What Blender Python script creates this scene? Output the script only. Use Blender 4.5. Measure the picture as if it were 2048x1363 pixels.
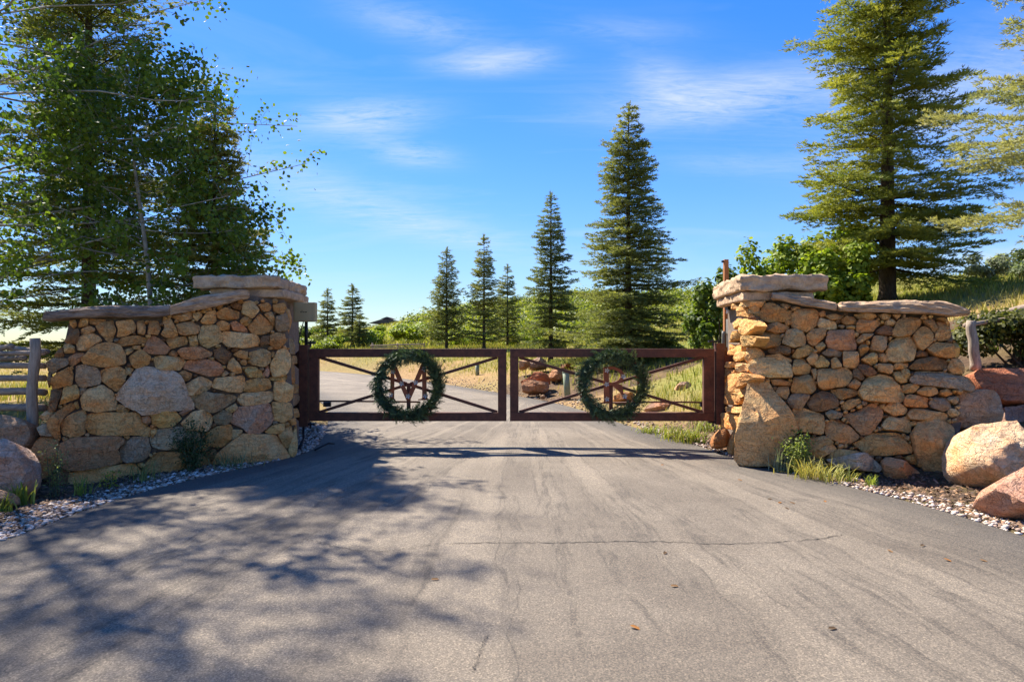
import bpy, bmesh, math, random
import numpy as np
from mathutils import Vector, noise as mnoise

for o in list(bpy.data.objects): bpy.data.objects.remove(o, do_unlink=True)
SC = bpy.context.scene
COL = SC.collection
R = math.radians

# ------------------------------------------------------------------ camera
F = 1365.33                      # focal length of the photograph in its own pixels
CAMZ = 1.6
cam_d = bpy.data.cameras.new('camera'); cam = bpy.data.objects.new('camera', cam_d); COL.objects.link(cam)
cam.location = (0, 0, CAMZ); cam.rotation_euler = (R(90), 0, 0)
cam_d.sensor_width = 36.0; cam_d.lens = 24.0; cam_d.clip_start = 0.05; cam_d.clip_end = 4000
SC.camera = cam

# ------------------------------------------------------------------ light and exposure
SUN_DIR = Vector((-0.62, 0.64, 1.0)).normalized()      # towards the sun
sun_el = math.asin(SUN_DIR.z); sun_az = math.atan2(SUN_DIR.x, SUN_DIR.y)
sl = bpy.data.lights.new('sun', 'SUN'); sl.energy = 4.6; sl.angle = R(0.53); sl.color = (1.0, 0.93, 0.82)
so = bpy.data.objects.new('sun', sl); COL.objects.link(so); so.location = (-30, 40, 60)
so.rotation_euler = SUN_DIR.to_track_quat('Z', 'Y').to_euler()
SC.view_settings.view_transform = 'Standard'; SC.view_settings.look = 'None'
SC.view_settings.gamma = 1.0; SC.view_settings.use_curve_mapping = False
SC.view_settings.exposure = 1.55
SC.cycles.max_bounces = 6; SC.cycles.diffuse_bounces = 4; SC.cycles.transparent_max_bounces = 6
SC.cycles.use_denoising = True

W = bpy.data.worlds.new('World'); SC.world = W; W.use_nodes = True
wn = W.node_tree; wn.nodes.clear()
class NB:
    """tiny node helper"""
    def __init__(s, tree): s.t = tree
    def n(s, typ, **kw):
        nd = s.t.nodes.new(typ)
        for k, v in kw.items():
            if k.startswith('i_'):
                key = k[2:]; key = int(key) if key.isdigit() else key
                s.set(nd.inputs[key], v)
            else: setattr(nd, k, v)
        return nd
    def set(s, inp, v):
        if hasattr(v, 'is_output'): s.t.links.new(v, inp)
        else: inp.default_value = v
    def m(s, op, a, b=None, c=None, clamp=False):
        nd = s.t.nodes.new('ShaderNodeMath'); nd.operation = op; nd.use_clamp = clamp
        s.set(nd.inputs[0], a)
        if b is not None: s.set(nd.inputs[1], b)
        if c is not None: s.set(nd.inputs[2], c)
        return nd.outputs[0]
    def mix(s, f, a, b, typ='MIX'):
        nd = s.t.nodes.new('ShaderNodeMix'); nd.data_type = 'RGBA'; nd.blend_type = typ
        s.set(nd.inputs[0], f); s.set(nd.inputs[6], a); s.set(nd.inputs[7], b)
        return nd.outputs[2]
    def ramp(s, v, pts):
        nd = s.t.nodes.new('ShaderNodeValToRGB'); cr = nd.color_ramp
        while len(cr.elements) < len(pts): cr.elements.new(0.5)
        for e, (p, c) in zip(cr.elements, pts):
            e.position = p; e.color = c if len(c) == 4 else (*c, 1)
        s.set(nd.inputs[0], v); return nd.outputs[0]
    def noise(s, vec, scale, detail=4, rough=0.55, dist=0.0):
        nd = s.t.nodes.new('ShaderNodeTexNoise')
        if vec is not None: s.set(nd.inputs['Vector'], vec)
        nd.inputs['Scale'].default_value = scale; nd.inputs['Detail'].default_value = detail
        nd.inputs['Roughness'].default_value = rough; nd.inputs['Distortion'].default_value = dist
        return nd.outputs[0]
    def vmul(s, vec, xyz):
        nd = s.t.nodes.new('ShaderNodeVectorMath'); nd.operation = 'MULTIPLY'
        s.set(nd.inputs[0], vec); nd.inputs[1].default_value = xyz; return nd.outputs[0]
    def vadd(s, a, b):
        nd = s.t.nodes.new('ShaderNodeVectorMath'); nd.operation = 'ADD'
        s.set(nd.inputs[0], a); s.set(nd.inputs[1], b); return nd.outputs[0]

b = NB(wn)
sky = b.n('ShaderNodeTexSky', sky_type='NISHITA', sun_disc=False, sun_elevation=sun_el, sun_rotation=sun_az,
          altitude=2000.0, air_density=1.0, dust_density=0.25, ozone_density=2.2)
skyc = b.n('ShaderNodeHueSaturation', i_Saturation=1.36, i_Value=1.0, i_Hue=0.513, i_Color=sky.outputs[0]).outputs[0]
tc = b.n('ShaderNodeTexCoord'); gen = tc.outputs['Generated']
sep = b.n('ShaderNodeSeparateXYZ', i_0=gen)
az = b.m('ARCTAN2', sep.outputs[0], sep.outputs[1]); el = b.m('ARCSINE', sep.outputs[2])
# wispy high cloud: patches in compass bearing and height, broken up by streaky noise
zz = b.m('ADD', b.m('MAXIMUM', sep.outputs[2], 0.0), 0.12)
comb = b.n('ShaderNodeCombineXYZ', i_0=b.m('DIVIDE', sep.outputs[0], zz), i_1=b.m('DIVIDE', sep.outputs[1], zz))
streak = b.noise(b.vmul(comb.outputs[0], (1.2, 2.4, 1)), 1.5, 9, 0.66, 1.1)
fine = b.noise(b.vmul(comb.outputs[0], (1.6, 5.5, 1)), 3.4, 9, 0.68, 1.6)
total = None
for (px, py, wx, wy, sl_, st) in [(985, 122, 95, 20, -0.05, .75), (725, 238, 110, 26, -0.12, .85), (815, 305, 75, 20, 0.1, .6),
                              (1420, 205, 170, 30, -0.03, .75), (1700, 190, 330, 50, 0.12, .3), (1330, 165, 60, 35, 0.3, .45),
                              (1950, 200, 170, 90, -0.3, .3), (830, 48, 120, 28, 0.1, .35), (820, 440, 240, 30, 0.25, .45), (1240, 60, 120, 20, .1, .2),
                              (500, 330, 300, 60, 0.3, .22), (1500, 330, 160, 20, .1, .2), (1990, 515, 120, 14, -.05, .8)]:
    a0 = math.atan2((px-1024)/F, 1); e0 = math.atan((681.5-py)/F*math.cos(a0))
    da = b.m('SUBTRACT', az, a0); de = b.m('SUBTRACT', b.m('SUBTRACT', el, e0), b.m('MULTIPLY', da, -sl_))
    q = b.m('ADD', b.m('POWER', b.m('ABSOLUTE', b.m('DIVIDE', da, wx/F)), 2.0), b.m('POWER', b.m('ABSOLUTE', b.m('DIVIDE', de, wy/F)), 2.0))
    g = b.m('MULTIPLY', b.m('EXPONENT', b.m('MULTIPLY', q, -0.9)), st)
    total = g if total is None else b.m('ADD', total, g)
tex = b.m('ADD', b.m('MULTIPLY', streak, 0.9), b.m('MULTIPLY', fine, 0.7))
patch = b.m('MULTIPLY', total, b.m('MULTIPLY', b.m('SUBTRACT', tex, 0.53), 1.3), clamp=True)
wisp = b.m('MULTIPLY', b.m('SUBTRACT', b.noise(b.vmul(comb.outputs[0], (0.5, 1.3, 1)), 0.9, 6, .6, 1.2), 0.52), 0.5, clamp=True)
low = b.m('MULTIPLY', b.m('EXPONENT', b.m('MULTIPLY', b.m('MAXIMUM', el, 0.0), -9.0)), 0.07)
cm = b.m('MINIMUM', b.m('ADD', b.m('ADD', patch, wisp), low), 0.85)
col = b.mix(cm, skyc, (7.4, 8.0, 8.9, 1))
lum = b.n('ShaderNodeRGBToBW', i_0=col).outputs[0]
comp = b.m('DIVIDE', 1.0, b.m('ADD', b.m('MULTIPLY', lum, 0.25), 1.0))
vs = b.n('ShaderNodeVectorMath', operation='SCALE'); wn.links.new(col, vs.inputs[0]); wn.links.new(comp, vs.inputs['Scale'])
bg = b.n('ShaderNodeBackground', i_Color=vs.outputs[0], i_Strength=0.122)
out = b.n('ShaderNodeOutputWorld', i_Surface=bg.outputs[0])

# ------------------------------------------------------------------ helpers: meshes and objects
def np_mesh(name, V, tris=None, quads=None, col=None, smooth=False):
    me = bpy.data.meshes.new(name)
    V = np.asarray(V, np.float32).reshape(-1, 3)
    parts = []; tot = []
    if tris is not None and len(tris): t = np.asarray(tris, np.int32).reshape(-1, 3); parts.append(t.ravel()); tot.append(np.full(len(t), 3, np.int32))
    if quads is not None and len(quads): q = np.asarray(quads, np.int32).reshape(-1, 4); parts.append(q.ravel()); tot.append(np.full(len(q), 4, np.int32))
    li = np.concatenate(parts); lt = np.concatenate(tot); ls = np.concatenate([[0], np.cumsum(lt)[:-1]]).astype(np.int32)
    me.vertices.add(len(V)); me.vertices.foreach_set('co', V.ravel())
    me.loops.add(len(li)); me.loops.foreach_set('vertex_index', li)
    me.polygons.add(len(lt)); me.polygons.foreach_set('loop_start', ls); me.polygons.foreach_set('loop_total', lt)
    if smooth: me.polygons.foreach_set('use_smooth', np.ones(len(lt), bool))
    if col is not None:
        a = me.color_attributes.new('Col', 'FLOAT_COLOR', 'POINT')
        c = np.ones((len(V), 4), np.float32); c[:, :3] = col; a.data.foreach_set('color', c.ravel())
    me.update(calc_edges=True); me.validate()
    return me
def link(name, me, mat=None, parent=None, loc=None, **props):
    o = bpy.data.objects.new(name, me); COL.objects.link(o)
    if mat is not None and me is not None and len(me.materials) == 0: me.materials.append(mat)
    if parent is not None: o.parent = parent
    if loc is not None: o.location = loc
    for k, v in props.items(): o[k] = v
    return o
def empty(name, loc, label, category, group=None):
    o = bpy.data.objects.new(name, None); COL.objects.link(o); o.location = loc; o.empty_display_size = 0.2
    o['label'] = label; o['category'] = category
    if group: o['group'] = group
    return o
class MB:
    """collects boxes, tubes and prisms into one mesh"""
    def __init__(s): s.V = []; s.F = []
    def add(s, vs, fs):
        k = len(s.V); s.V += [tuple(v) for v in vs]; s.F += [tuple(i+k for i in f) for f in fs]; return s
    def box(s, x0, x1, y0, y1, z0, z1):
        vs = [(x, y, z) for x in (x0, x1) for y in (y0, y1) for z in (z0, z1)]
        return s.add(vs, [(0, 1, 3, 2), (4, 6, 7, 5), (0, 4, 5, 1), (2, 3, 7, 6), (0, 2, 6, 4), (1, 5, 7, 3)])
    def tube(s, pts, rad, n=8, cap=True):
        pts = [Vector(p) for p in pts]; rs = rad if hasattr(rad, '__len__') else [rad]*len(pts)
        vs = []; fs = []
        for i, p in enumerate(pts):
            t = (pts[min(i+1, len(pts)-1)]-pts[max(i-1, 0)]).normalized()
            a = t.orthogonal().normalized() if abs(t.z) > .9 else t.cross(Vector((0, 0, 1))).normalized()
            c = t.cross(a)
            for k in range(n):
                th = 2*math.pi*k/n; vs.append(p+a*rs[i]*math.cos(th)+c*rs[i]*math.sin(th))
        for i in range(len(pts)-1):
            for k in range(n): fs.append((i*n+k, i*n+(k+1) % n, (i+1)*n+(k+1) % n, (i+1)*n+k))
        if cap: fs += [tuple(range(n))[::-1], tuple(range((len(pts)-1)*n, len(pts)*n))]
        return s.add(vs, fs)
    def bar(s, a, c, w, d):
        """square bar from a to c, w across in the XZ plane, d deep in Y"""
        a = Vector(a); c = Vector(c); t = (c-a).normalized(); p = Vector((-t.z, 0, t.x))*w/2; q = Vector((0, d/2, 0))
        vs = [e+sp*p+sq*q for e in (a, c) for sp, sq in ((-1, -1), (1, -1), (1, 1), (-1, 1))]
        return s.add(vs, [(0, 1, 2, 3), (7, 6, 5, 4), (0, 4, 5, 1), (1, 5, 6, 2), (2, 6, 7, 3), (3, 7, 4, 0)])
    def prism(s, poly, y0, y1):
        n = len(poly); vs = [(x, y0, z) for x, z in poly]+[(x, y1, z) for x, z in poly]
        fs = [tuple(range(n)), tuple(range(2*n-1, n-1, -1))]+[(i, n+i, n+(i+1) % n, (i+1) % n) for i in range(n)]
        return s.add(vs, fs)
    def build(s, name, mat, parent=None, loc=None, bevel=0, smooth=False, **props):
        me = bpy.data.meshes.new(name); me.from_pydata([tuple(v) for v in s.V], [], s.F); me.update()
        bm = bmesh.new(); bm.from_mesh(me); bmesh.ops.recalc_face_normals(bm, faces=bm.faces)
        if bevel: bmesh.ops.bevel(bm, geom=[e for e in bm.edges if e.calc_face_angle(0) > .6], offset=bevel, segments=2, affect='EDGES', profile=.6)
        bm.to_mesh(me); bm.free()
        if smooth: me.polygons.foreach_set('use_smooth', [True]*len(me.polygons))
        return link(name, me, mat, parent, loc, **props)

# ------------------------------------------------------------------ materials
def material(name):
    m = bpy.data.materials.new(name); m.use_nodes = True; t = m.node_tree; t.nodes.clear(); nb = NB(t)
    o = nb.n('ShaderNodeOutputMaterial'); p = nb.n('ShaderNodeBsdfPrincipled'); t.links.new(p.outputs[0], o.inputs[0])
    return m, nb, p, o
def bump(nb, p, h, strength=0.4, dist=0.02):
    bn = nb.n('ShaderNodeBump'); bn.inputs['Strength'].default_value = strength; bn.inputs['Distance'].default_value = dist
    nb.set(bn.inputs['Height'], h); nb.t.links.new(bn.outputs[0], p.inputs['Normal'])
def obj_coord(nb, rnd=True):
    t = nb.n('ShaderNodeTexCoord'); v = t.outputs['Object']
    if rnd:
        oi = nb.n('ShaderNodeObjectInfo'); r = nb.m('MULTIPLY', oi.outputs['Random'], 61.7)
        c = nb.n('ShaderNodeCombineXYZ', i_0=r, i_1=nb.m('MULTIPLY', r, 0.37), i_2=nb.m('MULTIPLY', r, 1.9)); v = nb.vadd(v, c.outputs[0])
    return v
def world_pos(nb): return nb.n('ShaderNodeNewGeometry').outputs['Position']

def mat_stone(name, lichen=0.5):
    m, nb, p, o = material(name)
    oi = nb.n('ShaderNodeObjectInfo'); base = oi.outputs['Color']; v = obj_coord(nb)
    big = nb.noise(v, 3.2, 5, .6, .6); mid = nb.noise(v, 11, 6, .65, .3); sm = nb.noise(v, 60, 4, .7)
    band = nb.noise(nb.vmul(v, (2.0, 2.0, 13.0)), 1.6, 4, .6, 1.0)
    c = nb.mix(nb.ramp(big, [(.35, (0, 0, 0)), (.7, (1, 1, 1))]), base, nb.mix(1.0, base, (1.25, .86, .60, 1), 'MULTIPLY'))
    c = nb.mix(nb.m('MULTIPLY', nb.ramp(band, [(.48, (0, 0, 0)), (.68, (1, 1, 1))]), .5), c, nb.mix(1.0, base, (1.35, 1.36, 1.38, 1), 'MULTIPLY'))
    rust = nb.ramp(nb.noise(v, 5.5, 5, .7, .8), [(.55, (0, 0, 0)), (.70, (1, 1, 1))])
    c = nb.mix(nb.m('MULTIPLY', rust, .55), c, nb.mix(1.0, c, (.80, .46, .22, 1), 'MULTIPLY'))
    spots = nb.ramp(nb.m('ADD', nb.m('MULTIPLY', mid, .75), nb.m('MULTIPLY', sm, .25)), [(.53, (0, 0, 0)), (.66, (1, 1, 1))])
    c = nb.mix(nb.m('MULTIPLY', spots, lichen), c, nb.mix(1.0, c, (.30, .27, .25, 1), 'MULTIPLY'))
    c = nb.mix(1.0, c, nb.ramp(sm, [(.25, (.58, .58, .58)), (.75, (1.32, 1.32, 1.32))]), 'MULTIPLY')
    c = nb.mix(1.0, c, nb.ramp(mid, [(.3, (.72, .70, .68)), (.7, (1.2, 1.2, 1.18))]), 'MULTIPLY')
    nb.set(p.inputs['Base Color'], c); p.inputs['Roughness'].default_value = .86; p.inputs['Specular IOR Level'].default_value = .25
    crack = nb.n('ShaderNodeTexVoronoi', feature='DISTANCE_TO_EDGE'); crack.inputs['Scale'].default_value = 4.5
    nb.set(crack.inputs['Vector'], nb.vadd(v, nb.n('ShaderNodeTexNoise', i_Vector=v, i_Scale=5.0).outputs[1]))
    cr = nb.m('MULTIPLY', nb.m('MINIMUM', crack.outputs[0], .05), 5.0)
    h = nb.m('ADD', nb.m('ADD', nb.m('MULTIPLY', mid, .9), nb.m('MULTIPLY', sm, .35)), nb.m('ADD', cr, nb.m('MULTIPLY', band, .5)))
    bump(nb, p, h, .95, .05)
    return m
def simple(name, c1, c2, scale=8, rough=.8, bstr=.3, bdist=.01, metallic=0, stretch=(1, 1, 1), spec=.3, lo=.35, hi=.65, rnd=True):
    m, nb, p, o = material(name); v = obj_coord(nb, rnd); v = nb.vmul(v, stretch)
    n1 = nb.noise(v, scale, 6, .65, .3); n2 = nb.noise(v, scale*6, 4, .6)
    c = nb.ramp(nb.m('ADD', nb.m('MULTIPLY', n1, .75), nb.m('MULTIPLY', n2, .25)), [(lo, c1), (hi, c2)])
    nb.set(p.inputs['Base Color'], c); p.inputs['Roughness'].default_value = rough; p.inputs['Metallic'].default_value = metallic
    p.inputs['Specular IOR Level'].default_value = spec
    if bstr: bump(nb, p, nb.m('ADD', n1, nb.m('MULTIPLY', n2, .5)), bstr, bdist)
    return m
def mat_leaf(name, transl=.35, rough=.55, spec=.25, tint=(1.25, 1.3, .55)):
    m, nb, p, o = material(name)
    a = nb.n('ShaderNodeAttribute', attribute_name='Col'); c = a.outputs['Color']
    nb.set(p.inputs['Base Color'], c); p.inputs['Roughness'].default_value = rough; p.inputs['Specular IOR Level'].default_value = spec
    tr = nb.n('ShaderNodeBsdfTranslucent'); nb.set(tr.inputs[0], nb.mix(1.0, c, (*tint, 1), 'MULTIPLY'))
    ms = nb.n('ShaderNodeMixShader'); ms.inputs[0].default_value = transl
    nb.t.links.new(p.outputs[0], ms.inputs[1]); nb.t.links.new(tr.outputs[0], ms.inputs[2]); nb.t.links.new(ms.outputs[0], o.inputs[0])
    return m
M = {}
M['stone'] = mat_stone('field_stone', .6)
M['boulder'] = mat_stone('boulder_stone', .5)
M['cap'] = simple('cap_stone', (.30, .195, .12), (.64, .45, .28), 7, .9, .9, .03, spec=.15)
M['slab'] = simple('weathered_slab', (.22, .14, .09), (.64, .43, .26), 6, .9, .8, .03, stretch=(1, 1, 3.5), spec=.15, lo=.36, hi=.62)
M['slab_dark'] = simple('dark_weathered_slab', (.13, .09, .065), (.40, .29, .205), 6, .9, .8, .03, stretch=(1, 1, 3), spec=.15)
M['mortar'] = simple('mortar', (.12, .088, .066), (.24, .185, .14), 14, .95, .5, .01, spec=.1)  # darker than the grey-tan mortar: shade of the deep joints put into colour
M['rust'] = simple('rusted_steel', (.062, .025, .016), (.15, .056, .031), 9, .7, .25, .004, metallic=.25, spec=.4)
M['rust_bright'] = simple('bright_rust', (.20, .058, .026), (.34, .105, .045), 10, .75, .25, .004, metallic=.2, spec=.3)
M['dark_metal'] = simple('dark_metal', (.014, .016, .02), (.03, .034, .042), 10, .5, .1, .002, metallic=.6)
M['box_tan'] = simple('tan_enclosure', (.34, .27, .14), (.39, .31, .165), 4, .5, .05, .002)
M['ink'] = simple('dark_print', (.03, .025, .02), (.045, .035, .03), 8, .7, 0)
M['grey_box'] = simple('grey_box', (.12, .115, .10), (.19, .18, .155), 5, .6, .1, .002)
M['white'] = simple('lamp_white', (.6, .6, .58), (.75, .75, .72), 4, .5, 0)
M['silver'] = simple('silver_petal', (.42, .38, .33), (.62, .57, .5), 30, .5, .2, .002, metallic=.3)
M['old_wood'] = simple('weathered_wood', (.20, .155, .115), (.45, .36, .275), 9, .9, .7, .012, stretch=(4, 4, .5), spec=.15)
M['old_rail'] = simple('weathered_rail', (.18, .135, .10), (.42, .325, .245), 9, .9, .7, .012, stretch=(.5, 4, 4), spec=.15)
M['orange_wood'] = simple('orange_stained_wood', (.25, .095, .03), (.42, .17, .06), 9, .8, .3, .006, stretch=(4, 4, .5))
M['bark'] = simple('conifer_bark', (.045, .032, .024), (.12, .085, .062), 14, .95, .9, .02, stretch=(2, 2, .6), spec=.1, rnd=False)
M['aspen_bark'] = simple('aspen_bark', (.16, .15, .13), (.42, .40, .35), 7, .85, .4, .01, spec=.15, rnd=False)
M['leaf'] = mat_leaf('broad_leaf', .42)
M['needle'] = mat_leaf('conifer_needle', .38, .6, .2, (1.25, 1.2, .55))
M['grass'] = mat_leaf('grass_blade', .35, .6, .2, (1.2, 1.15, .6))
M['pebble'] = mat_leaf('pebble', 0.0, .8, .2)
M['green_pipe'] = simple('faded_green_plastic', (.16, .20, .12), (.26, .29, .18), 7, .6, .1, .003)
M['house'] = simple('brown_siding', (.09, .055, .035), (.15, .09, .055), 3, .8, 0)
M['roof'] = simple('dark_roof', (.06, .05, .048), (.10, .085, .08), 3, .8, 0)
M['glass'] = simple('window_glass', (.03, .04, .05), (.05, .06, .08), 2, .15, 0, spec=.6)
# ------------------------------------------------------------------ terrain
RNG = np.random.default_rng(7)
R_EDGE = [(9, -6), (6.2, -1), (4.9, 2.5), (4.35, 4.6), (4.2, 5.62), (4.02, 6.65), (3.7, 7.5), (3.15, 8.86), (2.95, 9.77), (2.75, 11), (2.15, 13),
          (1.34, 17.3), (-.37, 21), (-2.3, 25), (-6.4, 32), (-10.3, 36.7), (-16, 42), (-26, 48), (-40, 52)]
L_EDGE = [(-9, -6), (-6.2, -1), (-4.9, 2.5), (-4.3, 4.3), (-4.06, 5.4), (-4.05, 6.5), (-3.9, 7.4), (-3.55, 8.3), (-2.9, 9.6), (-3.05, 11), (-3.6, 13.4), (-4.6, 17),
          (-6.2, 20.5), (-8.5, 24), (-12, 28.5), (-16, 32.5), (-21, 36.5), (-30, 41), (-42, 44)]
def chaikin(p, n=2, closed=False):
    p = np.asarray(p, float)
    for _ in range(n):
        if closed: q = np.roll(p, -1, 0); p = np.stack([p*.75+q*.25, p*.25+q*.75], 1).reshape(-1, p.shape[1])
        else:
            a, c = p[:-1], p[1:]; p = np.vstack([p[:1], np.stack([a*.75+c*.25, a*.25+c*.75], 1).reshape(-1, p.shape[1]), p[-1:]])
    return p
def resample(p, n, closed=False):
    p = np.asarray(p, float)
    if closed: p = np.vstack([p, p[:1]])
    d = np.concatenate([[0], np.cumsum(np.linalg.norm(np.diff(p, axis=0), axis=1))])
    t = np.linspace(0, d[-1], n+1)[:-1] if closed else np.linspace(0, d[-1], n)
    return np.stack([np.interp(t, d, p[:, k]) for k in range(p.shape[1])], 1)
RE = chaikin(R_EDGE, 2); LE = chaikin(L_EDGE, 2)
ROAD_POLY = np.vstack([RE, LE[::-1]])
def seg_dist(P, poly, closed=True):
    a = poly; c = np.roll(poly, -1, 0) if closed else poly[1:]
    if not closed: a = poly[:-1]
    best = np.full(len(P), 1e9)
    for i in range(len(a)):
        ab = c[i]-a[i]; t = np.clip(((P-a[i])@ab)/max(ab@ab, 1e-9), 0, 1)
        best = np.minimum(best, np.linalg.norm(P-(a[i]+t[:, None]*ab), axis=1))
    return best
def inside(P, poly):
    x, y = P[:, 0], P[:, 1]; r = np.zeros(len(P), bool); j = len(poly)-1
    for i in range(len(poly)):
        xi, yi = poly[i]; xj, yj = poly[j]
        r ^= ((yi > y) != (yj > y)) & (x < (xj-xi)*(y-yi)/(yj-yi+1e-12)+xi); j = i
    return r
CP = np.array([
    (3.2, 13.2, .12), (4.05, 16, .5), (4.9, 22, .98), (1.9, 18.5, .2), (.9, 20.5, .15), (1.2, 26, .77), (-1.2, 26.8, .3), (-3.3, 36, 1.1), (-9.5, 41, 1.05), (-13, 46, 1.05),
    (-14, 52, 1.2), (3.8, 22, .95), (7.25, 25, 1.26), (12.2, 40, 2.2), (27, 90, 6.3), (0, 45, 1.3), (6, 45, 1.6), (-8, 60, 1.5), (4, 70, 3.2), (14, 70, 3.8),
    (-16, 120, 5.0), (-8.3, 120, 6.9), (4.9, 120, 8.5), (15.5, 120, 9.3), (31, 120, 9.0), (48, 120, 9.5), (-24, 120, 3.2), (-35, 120, 1.0), (70, 120, 13),
    (4.6, 11.6, .3), (5, 10.8, .5), (6.5, 12, 1.3), (6.3, 9.3, 1.15), (7.6, 8.6, 1.15), (8, 11.6, 2.0), (9.35, 17, 2.55), (7, 15.5, 1.7), (12, 9, 1.9), (13, 14, 3.0), (15, 25, 3.6), (22, 40, 5.0), (28, 50, 5.6), (38, 50, 6.4),
    (55, 55, 7.5), (40, 30, 5.5), (25, 12, 4), (25, 0, 2.5), (12, 3, .5), (8, 2, .12), (9, 6, .7), (5.6, 8.9, .45), (5.3, 6, .05), (4.6, 7.8, .03), (6.0, 7.0, .2), (6.6, 8, .55), (5, 4, .02), (3.5, 9.0, .02),
    (-3.4, 9.2, .0), (-4.2, 8, -.14), (-4.9, 7.6, -.18), (-5.8, 7.4, -.08), (-6.5, 8.2, .1), (-7.5, 7.5, .05), (-7, 5.6, -.02), (-5, 6.2, -.05), (-12, 6, .1), (-7, 10, .25), (-9, 13, .3), (-6, 12, .15), (-4.2, 12, .02), (-12, 14, .3), (-9.4, 15, .35),
    (-20, 20, .2), (-6.5, 17, .05), (-12, 24, .05), (-20, 31, .0), (-30, 36, 0), (-30, 60, .5), (-45, 60, .2), (-45, 90, -.5), (-60, 120, -2), (-25, 8, .2), (-40, 20, 0), (-20, -10, 0), (20, -10, .5), (0, -12, 0), (-40, -30, 0), (40, -30, 1.5),
    (-60, 300, -6), (0, 260, -2), (60, 260, 0), (200, 200, 10), (-250, 150, -8), (-250, -50, -4), (250, 0, 8), (0, -250, -5), (-500, 700, -20), (500, 700, -15), (0, 900, -25), (-900, 0, -20), (900, 0, 10), (0, -900, -20)])
_d = np.linalg.norm(CP[:, None, :2]-CP[None, :, :2], axis=2); n_ = len(CP)
_A = np.zeros((n_+1, n_+1)); _A[:n_, :n_] = -_d-np.eye(n_)*.05*0; _A[:n_, n_] = 1; _A[n_, :n_] = 1
_w = np.linalg.solve(_A, np.concatenate([CP[:, 2], [0]]))
def sstep(x): x = np.clip(x, 0, 1); return x*x*(3-2*x)
def height(x, y):
    x = np.asarray(x, float).ravel(); y = np.asarray(y, float).ravel(); P = np.stack([x, y], 1)
    z = np.empty(len(P))
    for k in range(0, len(P), 20000):
        q = P[k:k+20000]; z[k:k+20000] = -np.linalg.norm(q[:, None]-CP[None, :, :2], axis=2)@_w[:n_]+_w[n_]
    d = seg_dist(P, ROAD_POLY); ins = inside(P, ROAD_POLY); d = np.where(ins, 0, d)
    z = z*sstep(d/1.6)
    z += .035*np.sin(x*1.3+.7*np.sin(y*.9))*np.cos(y*1.1+x*.4)*sstep(d/2)
    far = sstep((np.hypot(x, y)-45)/60)
    z += far*(.45*np.sin(x*.11+1)*np.cos(y*.09)+.25*np.sin(x*.31)*np.sin(y*.27))
    return np.where(ins, -.03, z-.006)
def hz(x, y): return float(height([x], [y])[0])
def grow(a, c, fine, k=1.16, far=900):
    v = list(np.arange(a, c+1e-6, fine)); s = fine
    while v[-1] < far: s *= k; v.append(v[-1]+s)
    s = fine; lo = [v[0]]
    while lo[-1] > -far: s *= k; lo.append(lo[-1]-s)
    return np.array(lo[:0:-1]+v)
gx = grow(-12, 13, .16, 1.09); gy = grow(2, 24, .2, 1.075)
gy = gy[gy > -400]
X, Y = np.meshgrid(gx, gy); Z = height(X, Y)
nx, ny = len(gx), len(gy)
idx = np.arange(nx*ny).reshape(ny, nx)
quads = np.stack([idx[:-1, :-1], idx[:-1, 1:], idx[1:, 1:], idx[1:, :-1]], -1).reshape(-1, 4)
# ground cover colour by place: mulch beds by the walls, dry grass bank, greener meadow on the hill
PX, PY = X.ravel(), Y.ravel(); PP = np.stack([PX, PY], 1)
dr = seg_dist(PP, ROAD_POLY)
def nz(x, y, s, o=0.): return np.array([mnoise.noise((a*s+o, c*s-o, o*.7)) for a, c in zip(x, y)])
n1 = nz(PX, PY, .35); n2 = nz(PX, PY, 1.6, 3.1)
tan = np.array((.36, .235, .105)); green = np.array((.19, .22, .045)); mulch = np.array((.115, .075, .052)); dirt = np.array((.30, .19, .105)); straw = np.array((.40, .29, .12))
g = np.clip(.56+.9*n1+.5*n2+.35*sstep((PY-40)/60)+.25*(PX > 3)*(PY > 14)*sstep(dr/3)*(PY < 60)-.25*sstep((8-dr)/8)*(PX < 3), 0, 1)[:, None]
gc = tan*(1-g)+green*g
w = np.clip(n2*1.2+.1, 0, 1)[:, None]*.5; gc = gc*(1-w)+straw*w
bank = (sstep((3.2-dr)/3)*(PY > 11))[:, None]*.55; gc = gc*(1-bank)+dirt*bank
bed = (((PY < 12.5) & (PX > 2.3) & (PX < 9) & (PY > 3)) | ((PX < -2.4) & (PX > -9) & (PY < 11.5) & (PY > 3)) | ((np.hypot(PX-2.9, PY-21) < 3.4)))*1.0
bed = bed[:, None]*np.clip(.85+.4*n2[:, None], 0, 1); gc = gc*(1-bed)+mulch*bed
m, nb, p, o_ = material('ground_cover')
a_ = nb.n('ShaderNodeAttribute', attribute_name='Col'); v = world_pos(nb)
f1 = nb.noise(v, 9, 6, .7); f2 = nb.noise(v, 60, 3, .6)
c_ = nb.mix(1.0, a_.outputs['Color'], nb.ramp(nb.m('ADD', nb.m('MULTIPLY', f1, .6), nb.m('MULTIPLY', f2, .4)), [(.3, (.45, .45, .42)), (.7, (1.45, 1.42, 1.35))]), 'MULTIPLY')
nb.set(p.inputs['Base Color'], c_); p.inputs['Roughness'].default_value = .95; p.inputs['Specular IOR Level'].default_value = .1
bump(nb, p, nb.m('ADD', f1, nb.m('MULTIPLY', f2, .6)), .9, .05)
M['ground'] = m
link('ground', np_mesh('ground', np.stack([PX, PY, Z], 1), quads=quads, col=gc, smooth=True), m, kind='structure')

# ------------------------------------------------------------------ asphalt road
N = 240; T = 14
re = resample(RE, N); le = resample(LE, N)
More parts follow.
